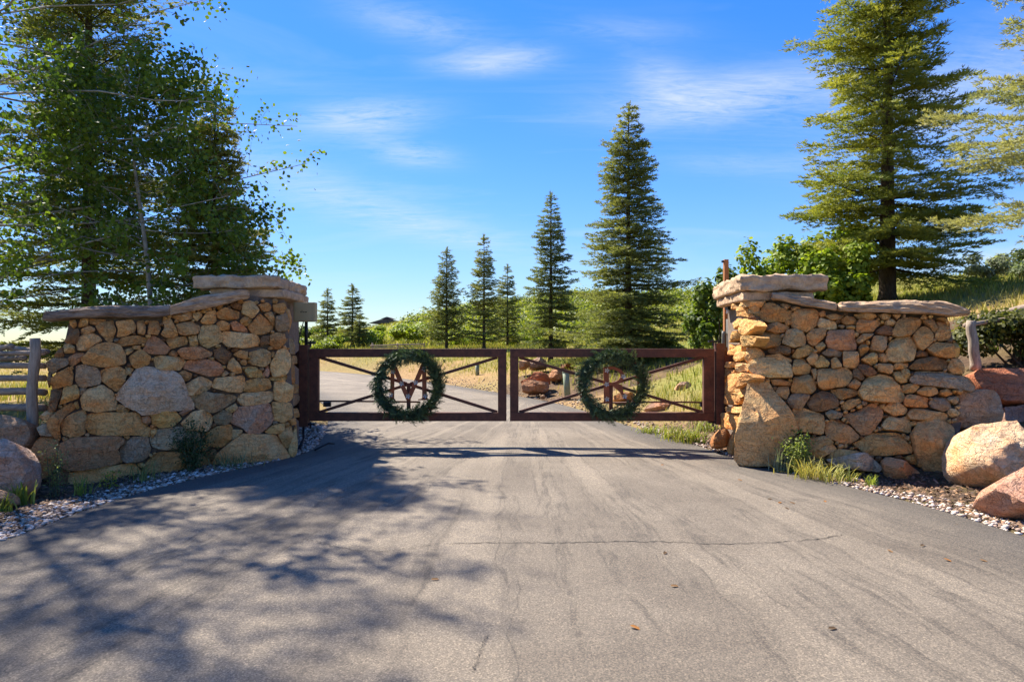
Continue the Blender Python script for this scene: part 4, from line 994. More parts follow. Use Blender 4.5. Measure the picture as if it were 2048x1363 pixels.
def bush(label, x, y, w, h, seed, n=2600, leaf=.09, A=(.06, .10, .015), B=(.16, .22, .03), cat='bush', name='bush', group=None, z=None, stems=7, squash=.8, wood='bark', lumps=9, depth=None, flat=.15):
    rng = np.random.default_rng(seed); z = hz(x, y) if z is None else z; g = empty(name, (x, y, z-.03), label, cat, group)
    C_ = []; d_ = depth or w
    for i in range(lumps):
        a = rng.random()*6.283; r_ = math.sqrt(rng.random())*.33
        f_ = 1.0 if lumps < 12 else .72
        C_.append((math.cos(a)*r_*w*1.25, math.sin(a)*r_*d_*1.25, h*rng.uniform(.22, .90)*(1-r_*.6), w*rng.uniform(.14, .27)*f_, h*rng.uniform(.13, .25)*f_))
    C_ = np.array(C_); k = rng.integers(0, lumps, n); u = rng.normal(0, 1, (n, 3)); u /= np.linalg.norm(u, axis=1, keepdims=True); rad = rng.random(n)**.4
    rg = 1+.35*np.array([mnoise.noise((q[0]*2.3+kk*5, q[1]*2.3, q[2]*2.3)) for q, kk in zip(u, k)])
    P = C_[k, :3]+u*(rad*rg)[:, None]*np.stack([C_[k, 3], C_[k, 3], C_[k, 4]], 1); P[:, 2] = np.maximum(P[:, 2], h*.04)
    V, T, kk = leaf_fans(P, u+np.array([0, 0, .6])+rng.normal(0, .5, (n, 3)), leaf*rng.uniform(.7, 1.3, n), rng)
    link('crown', np_mesh('crown', V, tris=T, col=np.repeat(mixcol(rng, n, A, B), kk, 0)), M['leaf'], g)
    mb = MB()
    for i in range(stems):
        c = C_[i % lumps]; mb.tube([(rng.normal(0, .04)*w, rng.normal(0, .04)*w, 0), (c[0]*.5+rng.normal(0, .03), c[1]*.5, c[2]*.5), (c[0], c[1], c[2]+c[4]*.5)], [.012+.008*h, .008+.005*h, .004], 5, cap=False)
    mb.build('trunk' if cat == 'tree' else 'stem', M[wood], g, smooth=True); return g
def aspen(label, x, y, z, H, seed, reach, n_br, leaf=.072, group=None, bias=0., top_fr=.98, low=.22, per=9, nleaf=11, lean=(0, 0)):
    rng = np.random.default_rng(seed); g = empty('aspen_tree', (x, y, z-.05), label, 'tree', group); wood = MB(); P = []
    tk = lambda f: np.array([lean[0]*f*H+.15*math.sin(f*5), lean[1]*f*H+.1*math.sin(f*4+1), f*H])
    wood.tube([tk(f) for f in np.linspace(0, 1, 10)], [H*.009*(1.15-f) for f in np.linspace(0, 1, 10)], 9)
    for i in range(n_br):
        f = low+(top_fr-low)*(i+rng.random())/n_br; az_ = rng.random()*6.283 if rng.random() > bias else rng.normal(-.35, .75)
        l = reach*(1.05-.75*max(0, f-.35)/.65)*rng.uniform(.6, 1.1); el_ = rng.uniform(-.05, .45)+.5*max(0, f-.6)
        o_ = np.array([math.cos(az_)*math.cos(el_), math.sin(az_)*math.cos(el_), math.sin(el_)]); b0 = tk(f); sag = rng.uniform(.02, .10)
        pos = lambda s: b0+o_*s+np.array([0, 0, -sag*l*(s/l)**2])+np.array([.06*math.sin(s*3+i), .06*math.cos(s*2.6+i), .05*math.sin(s*2+i)])
        wood.tube([pos(s) for s in np.linspace(0, l, 6)], [.015*(1.1-q)*l/4+.003 for q in np.linspace(0, 1, 6)], 5, cap=False)
        tipn = 22 if f < .6 else 12; P.append(pos(l)+rng.normal(0, .20, (tipn, 3))-o_*rng.random((tipn, 1))*.6)
        for j in range(per):
            s = l*(rng.uniform(.25, 1.0) if j > 2 else rng.uniform(.85, 1.0)); q0 = pos(s); d = o_+rng.normal(0, .75, 3); d /= np.linalg.norm(d); ll = rng.uniform(.35, 1.05)*(1.15-.5*s/l)
            wood.tube([q0, q0+d*ll*.5+np.array([0, 0, .04]), q0+d*ll], [.005, .0035, .002], 3, cap=False)
            m_ = max(3, int(nleaf*ll/.7*(1 if f < .6 or H < 8 else .5))); t = rng.random(m_)**.7
            P.append(q0+d*(t*ll)[:, None]+rng.normal(0, .06, (m_, 3)))
            for e in range(2):
                q1 = q0+d*ll*rng.uniform(.4, .9); d2 = d+rng.normal(0, .8, 3); d2 /= np.linalg.norm(d2); l2 = ll*.55
                m2 = max(2, m_//2); P.append(q1+d2*(rng.random(m2)*l2)[:, None]+rng.normal(0, .06, (m2, 3)))
    P = np.concatenate(P); n = len(P)
    V, T, k = leaf_fans(P, rng.normal(0, 1, (n, 3))+np.array([.2, -.2, .35]), leaf*rng.uniform(.75, 1.25, n), rng, .92)
    lump = np.array([mnoise.noise((p_[0]*.8, p_[1]*.8, p_[2]*.8)) for p_ in P])*.5
    C = mixcol(rng, n, (.05, .095, .014), (.17, .24, .03), .25, lump)
    link('crown', np_mesh('crown', V, tris=T, col=np.repeat(C, k, 0)), M['leaf'], g)
    wood.build('trunk', M['aspen_bark'], g, smooth=True); return g
aspen('leafy aspen with pale limbs overhanging the left wall, its trunk beyond the left edge', -10.3, 12.3, hz(-10.3, 12.3), 13.5, 5, 5.7, 92, bias=.6, group='aspens by the left wall', low=.11, per=12, nleaf=10)
aspen('dense dark aspen filling the far left edge above the fence', -11.6, 12.6, hz(-11.6, 12.6), 14.5, 6, 3.6, 46, bias=.2, group='aspens by the left wall', low=.16, per=10, nleaf=12)
aspen('small leafy aspen in front of the smaller spruce, above the left wall slab', -6.7, 12.3, hz(-6.7, 12.3), 6.4, 7, 2.5, 44, bias=.3, group='aspens by the left wall', low=.30, per=11, nleaf=19)

oak = dict(cat='tree', group='scrub oaks', A=(.10, .16, .016), B=(.32, .38, .04))
bush('dark-branched scrub oak beside the orange post, behind the right pillar', 5.35, 17.5, 2.0, 2.6, 50, 4200, .11, name='oak_tree', stems=9, lumps=22, cat='tree', group='scrub oaks', A=(.03, .06, .012), B=(.16, .22, .03))
bush('bright green scrub oak rising above the right pillar cap', 6.45, 16.6, 2.3, 2.9, 51, 6500, .10, name='oak_tree', lumps=26, **oak)
bush('yellow-green oak under the left branches of the big right spruce', 7.35, 15.6, 2.0, 2.4, 52, 7000, .10, name='oak_tree', lumps=26, **oak)
bush('sunlit oak half hidden left of the spruce trunk above the right wall', 9.0, 19.5, 3.0, 3.4, 53, 4500, .12, name='oak_tree', lumps=12, **oak)
bush('round bright bush just right of the young far spruce', (770-1024)/F*47, 47, 3.4, 1.75, 61, 3000, .14, name='oak_bush', group='bushes beyond the gate', A=(.13, .19, .02), B=(.36, .42, .045))
bush('round bright bush second right of the young far spruce', (825-1024)/F*47, 47.5, 3.2, 1.9, 62, 3000, .14, name='oak_bush', group='bushes beyond the gate', A=(.13, .19, .02), B=(.36, .42, .045))
bush('low yellow-green bush between the two mid spruces', (940-1024)/F*44, 44, 3.4, 1.2, 63, 2600, .12, name='oak_bush', group='bushes beyond the gate', A=(.12, .17, .018), B=(.40, .46, .055))
bush('low yellow-green bush right of the mid spruces', (1045-1024)/F*43, 43, 2.6, 1.15, 64, 2400, .12, name='oak_bush', group='bushes beyond the gate', A=(.12, .17, .018), B=(.40, .46, .055))
bush('green bush behind the control box pole', (633-1024)/F*52, 52, 3.0, 1.6, 65, 2400, .14, name='oak_bush', group='bushes beyond the gate', A=(.06, .10, .015), B=(.27, .33, .04))
bush('dusky bush at the gap beside the left pillar', (604-1024)/F*55, 55, 2.6, 1.9, 66, 2400, .14, name='oak_bush', group='bushes beyond the gate', A=(.05, .08, .02), B=(.12, .16, .04))
bush('low bush in front of the far left spruces', (672-1024)/F*43, 43, 3.2, 1.0, 67, 2400, .12, name='oak_bush', group='bushes beyond the gate', A=(.09, .13, .015), B=(.33, .38, .04))
bush('green bush between wreath and mid spruce', (868-1024)/F*46, 46, 2.4, 1.5, 68, 2200, .13, name='oak_bush', group='bushes beyond the gate', A=(.07, .12, .015), B=(.32, .38, .04))
bush('grey-green sage beside the right pillar beyond the gate', 7.0, 24, 2.0, 1.0, 69, 2600, .07, name='sage_bush', group='bushes beyond the gate', A=(.13, .15, .09), B=(.25, .27, .16))
bush('dark leafy shrub at the foot of the tallest spruce', 5.0, 22.6, 1.7, .95, 70, 2000, .09, name='shrub', group='bushes beyond the gate', A=(.04, .07, .012), B=(.14, .19, .03))
bush('dark glossy shrub behind the red sandstone block', 7.0, 9.45, 1.7, .95, 71, 7500, .055, name='shrub', z=hz(7.0, 9.45)-.05, A=(.018, .032, .010), B=(.15, .15, .03), lumps=11, stems=9, depth=.8)
bush('pale grey-green sagebrush on the slope right of the big spruce', 12.2, 17.5, 1.2, .95, 72, 2600, .06, name='sage_bush', z=hz(12.2, 17.5), A=(.17, .20, .13), B=(.34, .36, .24), group='sagebrush on the right slope')
bush('second pale sagebrush on the slope nearer the right edge', 13.3, 17.7, .9, .85, 73, 1800, .06, name='sage_bush', z=hz(13.3, 17.7), A=(.14, .18, .10), B=(.29, .33, .19), group='sagebrush on the right slope')
bush('dark round shrub on the skyline at the right edge', 15.6, 20.5, 1.5, 1.0, 74, 1800, .08, name='shrub', z=hz(15.6, 20.5), A=(.05, .07, .02), B=(.14, .17, .05), group='sagebrush on the right slope')
# scrub oak thicket that clothes the hillside
rng = np.random.default_rng(99); PV = []; PN = []; PC = []; PS = []
for i in range(1500):
    yy = rng.uniform(50, 128); xx = rng.uniform(-.42, .50)*yy
    if mnoise.noise((xx*.045, yy*.045, 2.2)) < -.12 and rng.random() < .85: continue
    if xx < -.16*yy and rng.random() < .75: continue
    if abs(xx+.187*yy) < .035*yy and yy > 55: continue
    r_ = rng.uniform(.7, 2.0)*(.65+yy/180); hh = r_*rng.uniform(.55, .9); m_ = int(90+50*r_); u = rng.normal(0, 1, (m_, 3)); u[:, 2] = np.abs(u[:, 2]); u /= np.linalg.norm(u, axis=1, keepdims=True)
    z0 = hz(xx, yy); PV.append(np.array([xx, yy, z0])+u*np.array([r_, r_, hh])*(rng.random((m_, 1))**.35)*(1+.25*rng.normal(0, 1, (m_, 1)))); PN.append(u+rng.normal(0, .4, (m_, 3)))
    t = rng.random(); PC.append(mixcol(rng, m_, np.array((.075, .115, .02))*(.8+.4*t), np.array((.24+.09*t, .27+.06*t, .045)), .3)); PS.append(np.full(m_, .19+.19*yy/128))
PV = np.concatenate(PV); V, T, k = leaf_fans(PV, np.concatenate(PN), np.concatenate(PS), rng, .8, False)
sc = link('hillside_scrub', np_mesh('hillside_scrub', V, tris=T, col=np.repeat(np.concatenate(PC), k, 0)), M['leaf'], kind='stuff'); sc['label'] = 'green scrub oak thicket clothing the hillside beyond the gate'; sc['category'] = 'scrub'

# ------------------------------------------------------------------ grass, gravel, mulch, litter
def grass_field(name, label, P, hgt, wid, A, B, seed, lean=.35, cat='grass', seg=1):
    rng = np.random.default_rng(seed); n = len(P); a = rng.random(n)*6.283; d = np.stack([np.cos(a), np.sin(a), np.zeros(n)], 1); s = np.stack([-np.sin(a), np.cos(a), np.zeros(n)], 1)
    h = hgt*rng.uniform(.45, 1.3, n)[:, None]; w = wid*rng.uniform(.6, 1.3, n)[:, None]
    b2 = rng.random(n)*6.283; s = np.stack([np.cos(b2), np.sin(b2), np.zeros(n)], 1)
    mid = P+np.array([0, 0, 1])*h*.55+d*h*lean*.3; tip = P+np.array([0, 0, 1])*h*.95+d*h*lean
    V = np.stack([P-s*w*.5, P+s*w*.5, mid+s*w*.4, mid-s*w*.4, tip], 1).reshape(-1, 3); base = (np.arange(n)*5)[:, None]
    T = (base+np.array([[0, 1, 2, 0, 2, 3, 3, 2, 4]])).reshape(-1, 3)
    C = mixcol(rng, n, A, B, .33)
    o = link(name, np_mesh(name, V, tris=T, col=np.repeat(C, 5, 0)), M['grass'], kind='stuff'); o['label'] = label; o['category'] = cat; return o
def scatter(n, x0, x1, y0, y1, seed, cond=None, clump=.0, cs=.8):
    rng = np.random.default_rng(seed); x = rng.uniform(x0, x1, n); y = rng.uniform(y0, y1, n); P2 = np.stack([x, y], 1); ok = ~inside(P2, ROAD_POLY)
    d = seg_dist(P2, ROAD_POLY)
    if cond is not None: ok &= cond(x, y, d, rng)
    x, y = x[ok], y[ok]
    if clump: q = np.array([mnoise.noise((a*cs, c*cs, seed)) for a, c in zip(x, y)]); k = q > clump-.5*rng.random(len(q)); x, y = x[k], y[k]
    return np.stack([x, y, height(x, y)], 1)
grass_field('dry_grass', 'dry straw grass on the bank beyond the gate', scatter(52000, -22, 12, 12.5, 46, 1, lambda x, y, d, r: (d > .5+r.random(len(d))*1.2) & ((x > -.55*y+5) | (y > 30)), .12), .15, .018, (.22, .18, .05), (.48, .40, .13), 1)
grass_field('green_grass', 'green grass between the spruces beyond the gate', scatter(60000, -16, 16, 15, 48, 2, lambda x, y, d, r: (d > 1.2+1.6*r.random(len(d))), .05), .20, .02, (.10, .13, .02), (.34, .36, .06), 2)
grass_field('meadow_grass', 'tall yellow-green grass on the hillside meadow', scatter(42000, -25, 48, 42, 110, 3, lambda x, y, d, r: (d > 3) & (x > -.4*y), .0), .45, .055, (.16, .18, .03), (.42, .40, .10), 3)
grass_field('slope_grass', 'yellow-green grass on the slope behind the right wall', scatter(60000, 5.2, 24, 11.2, 40, 4, lambda x, y, d, r: (d > 2.2) & (x > 3+.25*y), .05), .17, .018, (.16, .17, .03), (.46, .40, .11), 4)
grass_field('field_grass', 'dry grass in the field beyond the left fence', scatter(34000, -36, -4.2, 10.5, 40, 5, lambda x, y, d, r: d > .7, .1), .2, .022, (.22, .20, .05), (.52, .40, .16), 5)
def pebbles(name, label, P, smin, smax, palette, seed, flat=.7):
    rng = np.random.default_rng(seed); n = len(P); s = (smin+(smax-smin)*rng.random(n)**2)[:, None, None]
    oct_ = np.array([(1, 0, 0), (0, 1, 0), (-1, 0, 0), (0, -1, 0), (0, 0, 1), (0, 0, -.6), (.7, .7, .5), (-.7, .6, .55), (-.6, -.7, .5), (.6, -.7, .5)], float)
    v_ = oct_[None]*(1+rng.normal(0, .18, (n, 10, 1)))*s*np.array([1, 1, flat]); a = rng.random(n)*6.283; ca, sa = np.cos(a)[:, None], np.sin(a)[:, None]; st = rng.uniform(.7, 1.2, (n, 1))
    xx = (v_[..., 0]*ca-v_[..., 1]*sa*st); yy = (v_[..., 0]*sa+v_[..., 1]*ca*st); V = np.stack([xx, yy, v_[..., 2]], 2)+P[:, None]+np.array([0, 0, 1])*s*flat*.35
    fc = np.array([(0, 6, 9), (6, 4, 9), (0, 1, 6), (1, 7, 6), (6, 7, 4), (1, 2, 7), (2, 8, 7), (7, 8, 4), (2, 3, 8), (3, 9, 8), (8, 9, 4), (3, 0, 9), (1, 0, 5), (2, 1, 5), (3, 2, 5), (0, 3, 5)])
    T = (np.arange(n)*10)[:, None, None]+fc[None]; pal = np.array(palette); C = pal[rng.integers(0, len(pal), n)]*rng.uniform(.75, 1.2, (n, 1))
    o = link(name, np_mesh(name, V.reshape(-1, 3), tris=T.reshape(-1, 3), col=np.repeat(C, 10, 0)), M['pebble'], kind='stuff'); o['label'] = label; o['category'] = 'gravel'; return o
WH = [(.52, .42, .33), (.60, .50, .41), (.42, .32, .24), (.36, .25, .18), (.66, .57, .48), (.30, .20, .15)]
pebbles('gravel', 'pale gravel strip along the right edge of the asphalt', scatter(30000, 2.4, 6.2, 3.0, 13.5, 11, lambda x, y, d, r: (d < .10+.32*r.random(len(d))+.20*np.sin(y*1.7)**2) & (x > 2)), .010, .030, WH, 11)
pebbles('gravel', 'pale gravel strip along the left edge of the asphalt before the wall', scatter(46000, -6.5, -2.3, 3.6, 13.0, 12, lambda x, y, d, r: (d < .12+.60*r.random(len(d))+.2*np.sin(y*2.1)**2) & (x < -2)), .010, .030, WH, 12)
pebbles('road_gravel', 'coarse gravel along the road edge beyond the gate', scatter(16000, -7, 4.5, 13, 30, 13, lambda x, y, d, r: (d < .15+1.1*r.random(len(d))) & (x > -3.2+.0*y) & (x > 12-y)), .012, .04, [(.36, .25, .16), (.45, .33, .22), (.28, .19, .13), (.5, .38, .27)], 13)
def chips(name, label, P, L_, palette, seed):
    rng = np.random.default_rng(seed); n = len(P); a = rng.random(n)*6.283; d = np.stack([np.cos(a), np.sin(a), rng.normal(0, .35, n)], 1); s = np.stack([-np.sin(a), np.cos(a), rng.normal(0, .4, n)], 1)
    l = (L_*rng.uniform(.4, 1.4, n))[:, None]; w = l*rng.uniform(.18, .45, (n, 1)); P = P+np.array([0, 0, .012])
    V = np.stack([P-d*l*.5-s*w*.3, P-d*l*.4+s*w*.5, P+d*l*.5+s*w*.4, P+d*l*.45-s*w*.5, P+np.array([0, 0, .012])], 1).reshape(-1, 3)
    T = ((np.arange(n)*5)[:, None]+np.array([[0, 1, 4, 1, 2, 4, 2, 3, 4, 3, 0, 4]])).reshape(-1, 3); pal = np.array(palette); C = pal[rng.integers(0, len(pal), n)]*rng.uniform(.6, 1.3, (n, 1))
    o = link(name, np_mesh(name, V, tris=T, col=np.repeat(C, 5, 0)), M['pebble'], kind='stuff'); o['label'] = label; o['category'] = 'mulch'; return o
BR = [(.10, .06, .04), (.16, .10, .065), (.07, .045, .032), (.22, .14, .09), (.30, .17, .09)]
chips('bark_mulch', 'dark bark mulch and leaf litter by the right wall', scatter(26000, 2.4, 8.5, 3.5, 13, 14, lambda x, y, d, r: (d > .1) & (d < 2.6)), .055, BR, 14)
chips('bark_mulch', 'dark bark mulch and leaf litter by the left wall', scatter(30000, -10, -2.4, 4, 13, 15, lambda x, y, d, r: (d > .1) & (d < 2.8)), .055, BR, 15)
# fallen leaves lying singly on the asphalt
rng = np.random.default_rng(21)
LEAF_SPOTS = [(1270, 1271), (1915, 1051), (1968, 1128), (1895, 1128), (1574, 1023), (1585, 1012), (1560, 1011), (1665, 1271), (1349, 1185), (1650, 1007), (1845, 1098), (1780, 1110), (1325, 935), (1330, 1117), (870, 1172), (1480, 965), (1540, 1004)]
LEAF_LB = ['curled leaf nearest the camera, right of the centre crack', 'rust leaf below the huge pale boulder', 'leaf nearest the right edge of the asphalt', 'dark leaf left of the one nearest the right edge', 'rust leaf below the straw grass, upper of two', 'leaf above the transverse crack among a small group', 'leaf leftmost of the small group above the crack', 'dark curled leaf low on the right lane', 'leaf below the transverse crack near the centre', 'leaf between the straw grass and the tan boulder gravel', 'dark leaf on the dark right edge band', 'leaf right of the crack end on the right lane', 'leaf in front of the gate shadow, right of centre', 'small leaf just under the transverse crack', 'pale leaf in the tree shade, left of centre', 'leaf near the foot of the triangular stone', 'leaf below the triangular stone, nearer the camera']
for i, (px_, py_) in enumerate(LEAF_SPOTS):
    x, y = gp(px_, py_); V, T, k = leaf_fans(np.array([[0, 0, 0.]]), np.array([[.15, -.2, 1.]]), .055 if i else .06, rng, .5)
    o = link('fallen_leaf', np_mesh('fallen_leaf', V, tris=T, col=np.tile(np.array([(.30, .13, .035), (.10, .06, .03), (.22, .12, .05)][i % 3]), (k, 1))), M['pebble'], None, (x, y, road_z(x, y)+.005)); o['label'] = LEAF_LB[i]; o['category'] = 'leaf'; o['group'] = 'fallen leaves on the asphalt'
# planted clumps
def clump(label, x, y, n, hgt, spread, A, B, seed, name='lily_clump', group='grassy clumps', wid=.018, arch=.8, z=None, cat='plant'):
    rng = np.random.default_rng(seed); z = hz(x, y) if z is None else z; g = empty(name, (x, y, z), label, cat, group); V = []; T = []; C = []
    for i in range(n):
        a = rng.random()*6.283; d = np.array([math.cos(a), math.sin(a), 0]); s = np.array([-d[1], d[0], 0]); h = hgt*rng.uniform(.55, 1.15); o = np.array([rng.normal(0, spread*.35), rng.normal(0, spread*.3), 0]); ar = arch*rng.uniform(.3, 1.2); w = wid*rng.uniform(.6, 1.2); k = len(V)
        for q, f in ((0, 1.), (.3, 1.), (.6, .8), (.85, .45), (1, .05)):
            p_ = o+d*h*ar*q**1.8+np.array([0, 0, h*(q-.42*ar*q**2.6)]); V += [p_-s*w*f*.5, p_+s*w*f*.5]
        for j in range(4): b_ = k+2*j; T += [(b_, b_+1, b_+3), (b_, b_+3, b_+2)]
        C += [mixcol(rng, 1, A, B, .35)[0]]*10
    link('blade', np_mesh('blade', V, tris=T, col=np.array(C)), M['grass'], g, kind='stuff'); return g
lg = dict(A=(.12, .17, .03), B=(.38, .40, .08))
for i, (px_, py_, lb, n, h) in enumerate([(1300, 858, 'leftmost green lily clump below the R gate leaf', 60, .24), (1345, 868, 'middle green lily clump below the R gate leaf', 95, .32), (1388, 876, 'yellow-green lily clump nearest the right gate post', 90, .32), (1410, 858, 'lily clump behind the right gate post foot', 60, .32)]):
    x, y = gp(px_, py_+8); clump(lb, x, y, n, h, .35, seed=100+i, **lg)
for i, (px_, py_, lb, n, h, sp, w) in enumerate([(1395, 790, 'tall grass tuft behind the R leaf near the post', 80, .5, .4, .016), (1360, 822, 'grass tuft beside the low sandstone block beyond the gate', 60, .36, .4, .014), (1330, 775, 'thin grass tuft below the pale rock beyond the gate', 40, .3, .3, .012)]):
    x, y = gp(px_, py_+30, .25); clump(lb, x, y, n, h, sp, (.14, .17, .03), (.42, .40, .10), 120+i, name='grass_tuft', wid=w, arch=.5)
def front(px_, y_): return (px_-1024)/F*y_
clump('yellow-green lily tuft at the left edge in front of the boulders', front(40, 7.0), 7.0, 46, .30, .16, (.20, .24, .04), (.50, .48, .08), 130, wid=.022, arch=.55)
clump('small lily tuft cut by the left edge', front(8, 6.6), 6.6, 26, .22, .12, (.20, .24, .04), (.50, .46, .08), 131, wid=.02, arch=.6)
clump('short green grass tuft before the left wall base stone', front(165, 7.3), 7.3, 34, .24, .16, (.12, .18, .03), (.34, .38, .08), 132, name='grass_tuft', wid=.012, arch=.5)
clump('fine grass tuft right of the short one at the left wall', front(290, 7.9), 7.9, 50, .30, .25, (.10, .14, .04), (.28, .30, .10), 133, name='grass_tuft', wid=.008, arch=.7)
clump('grey-green grass clump at the foot of the left wall by its base stone', front(465, 8.75), 8.75, 110, .24, .45, (.12, .15, .07), (.32, .34, .16), 134, name='grass_tuft', wid=.009, arch=.95)
clump('blue-green upright grass tuft beside the tall triangular stone', front(1560, 8.35), 8.35, 60, .36, .14, (.12, .16, .10), (.34, .37, .24), 135, name='grass_tuft', wid=.009, arch=.3)
clump('straw-coloured arching grass at the right gravel edge', front(1625, 8.0), 8.0, 120, .30, .36, (.26, .26, .05), (.58, .48, .14), 136, name='grass_tuft', wid=.011, arch=.95)
clump('straw and green grass right of the arching clump', front(1665, 7.8), 7.8, 90, .26, .30, (.20, .24, .05), (.52, .46, .14), 137, name='grass_tuft', wid=.010, arch=.9)
clump('small bright grass tuft on the right gravel', front(1742, 7.55), 7.55, 34, .17, .10, (.20, .28, .04), (.44, .50, .10), 138, name='grass_tuft', wid=.009, arch=.5)
clump('tiny grass tuft near the low flat rock on the right', front(1700, 7.75), 7.75, 26, .14, .12, (.22, .26, .05), (.46, .46, .12), 139, name='grass_tuft', wid=.008, arch=.6)
def weed(label, x, y, h, w, seed, A, B, leaf, n, z=None, group='weeds at the walls', stems=9, name='weed'):
    rng = np.random.default_rng(seed); z = hz(x, y) if z is None else z; g = empty(name, (x, y, z-.01), label, 'plant', group); mb = MB(); P = []
    for i in range(stems):
        a = rng.random()*6.283; t = np.array([math.cos(a)*w*.5*rng.random(), math.sin(a)*w*.4*rng.random(), h*rng.uniform(.55, 1.05)]); b0 = np.array([rng.normal(0, .03), rng.normal(0, .03), 0])
        mb.tube([b0, b0*.5+t*.5+np.array([0, 0, .03]), t], [.005, .004, .002], 4, cap=False); q = rng.random(n//stems)**.7; P.append(b0+(t-b0)*q[:, None]+rng.normal(0, .035+.03*w, (len(q), 3)))
    P = np.concatenate(P); P[:, 2] = np.abs(P[:, 2]); V, T, k = leaf_fans(P, rng.normal(0, .6, (len(P), 3))+np.array([0, -.3, .7]), leaf*rng.uniform(.6, 1.3, len(P)), rng, .5)
    link('leaves', np_mesh('leaves', V, tris=T, col=np.repeat(mixcol(rng, len(P), A, B, .3), k, 0)), M['leaf'], g, kind='stuff'); mb.build('stem', M['stem'], g, smooth=True); return g
M['stem'] = simple('green_stem', (.10, .10, .05), (.20, .19, .10), 20, .8, 0)
weed('feathery dark green weed in front of the left wall', front(385, 8.55), 8.55, .62, .55, 141, (.03, .05, .02), (.11, .15, .05), .03, 1900, stems=22)
weed('tall thin weed with pale leaves near the left wall end', front(112, 7.6), 7.6, .62, .3, 142, (.12, .15, .05), (.34, .36, .12), .026, 420, stems=7)
weed('low weed with yellow leaves at the left base stone', front(222, 7.65), 7.65, .22, .2, 143, (.20, .22, .03), (.45, .42, .05), .035, 90, stems=5)
weed('small leafy green shrub beside the triangular stone', front(1598, 8.3), 8.3, .50, .42, 144, (.10, .14, .03), (.34, .38, .09), .034, 1500, stems=18)

# ------------------------------------------------------------------ boulders
def boulder(label, crop, pts, Y_, code, depth=.32, seed=0, col=None, group='boulders', back=.45, name='boulder', rough=.9, tilt=.35):
    """free-standing rock: silhouette at distance Y_, full front and back"""
    pl = Plane((-1, Y_), (1, Y_), tilt*1.0, 1.0, (0, -1, 0)); q = pix(crop, pts)
    P3 = [pl.at(x, y) for x, y in q]; uv = [pl.uv(p_) for p_ in P3]; _seed[0] += 1; sd = _seed[0]+seed
    V, Fq, Ft = stone_shape(uv, depth, back*.55, sd, N=60, shrink=1.0, rough=rough, planes=8, fine=2); N_ = 60
    # close the back with a smaller, deeper ring
    c2 = V[:N_].mean(0); ring = c2+(V[:N_]-c2)*.72; ring[:, 2] = -back; k = len(V); V = np.vstack([V, ring, [[c2[0], c2[1], -back*1.05]]])
    Fq += [(k+i, k+(i+1) % N_, (i+1) % N_, i) for i in range(N_)]; Ft += [(k+(i+1) % N_, k+i, k+N_) for i in range(N_)]
    Wd = np.array([pl.pt(*v_) for v_ in V]); c = np.array([Wd[:, 0].mean(), Wd[:, 1].mean(), Wd[:, 2].min()])
    me = np_mesh(name, Wd-c, tris=Ft, quads=Fq, smooth=True); bm = bmesh.new(); bm.from_mesh(me); bmesh.ops.recalc_face_normals(bm, faces=bm.faces); bm.to_mesh(me); bm.free(); me.set_sharp_from_angle(angle=R(34))
    o = link(name, me, M['boulder'], None, Vector(c)); o['label'] = label; o['category'] = 'boulder'; o['group'] = group; cc = col or PAL[code]; o.color = (*cc, 1); return o
RS = (.48, .20, .11); PK = (.46, .26, .20)
boulder('huge pale tan boulder at the right edge, fully sunlit', 'H', [(770, 620), (780, 560), (830, 470), (1000, 475), (1200, 462), (1363, 455), (1560, 480), (1640, 640), (1600, 860), (1363, 930), (1230, 960), (1090, 985), (960, 945), (830, 865), (770, 780)], 7.75, 'p', .46, 1, (.70, .52, .33), tilt=.5)
boulder('pinkish red boulder in front of the huge pale one', 'H', [(1085, 990), (1130, 900), (1240, 850), (1363, 790), (1520, 800), (1600, 1000), (1560, 1200), (1363, 1180), (1250, 1155), (1170, 1060)], 6.55, 'r', .38, 2, (.52, .31, .22), tilt=.6)
boulder('flat red sandstone block on top of the right boulder row', 'P', [(1943, 748), (1955, 738), (2048, 741), (2140, 745), (2150, 800), (2090, 814), (2000, 806), (1962, 782)], 8.6, 'r', .16, 3, RS, rough=.5)
boulder('square tan block between the right wall end and the dark gap', 'H', [(758, 150), (900, 140), (1130, 152), (1160, 330), (1140, 440), (1000, 462), (790, 438), (752, 330)], 8.25, 't', .20, 4, (.52, .36, .23), rough=.7)
boulder('pinkish block under the red sandstone at the right edge', 'P', [(2010, 812), (2048, 810), (2130, 815), (2140, 862), (2048, 860), (2012, 840)], 8.5, 'w', .16, 5, (.38, .26, .21))
boulder('small rust-brown boulder at the foot of the right gate post', 'G', [(30, 670), (45, 600), (90, 550), (130, 530), (200, 590), (215, 700), (130, 725), (50, 720)], 9.95, 'o', .14, 6, (.42, .21, .08), back=.3)
boulder('brown boulder under the left fence rails', 'P', [(-60, 850), (-20, 830), (30, 832), (53, 845), (58, 872), (45, 892), (-20, 892), (-60, 885)], 8.1, 't', .2, 7, (.46, .31, .19))
boulder('large pinkish boulder at the left edge', 'P', [(-90, 900), (-40, 884), (20, 882), (42, 890), (53, 915), (50, 950), (36, 978), (-30, 990), (-90, 980)], 7.5, 'w', .26, 8, (.54, .41, .33), tilt=.5)
boulder('low tan rock at the left edge by the lily tuft', 'P', [(-50, 990), (-10, 976), (12, 984), (18, 1004), (-10, 1016), (-50, 1012)], 7.0, 't', .14, 9, (.42, .30, .19), back=.25)
bg_ = 'rocks beyond the gate'
boulder('flat-topped orange sandstone block beyond the gate near the centre', 'P', [(1043, 765), (1055, 762), (1098, 763), (1099, 775), (1090, 783), (1058, 784), (1044, 779)], 19.6, 'o', .25, 11, (.48, .26, .14), bg_, rough=.5)
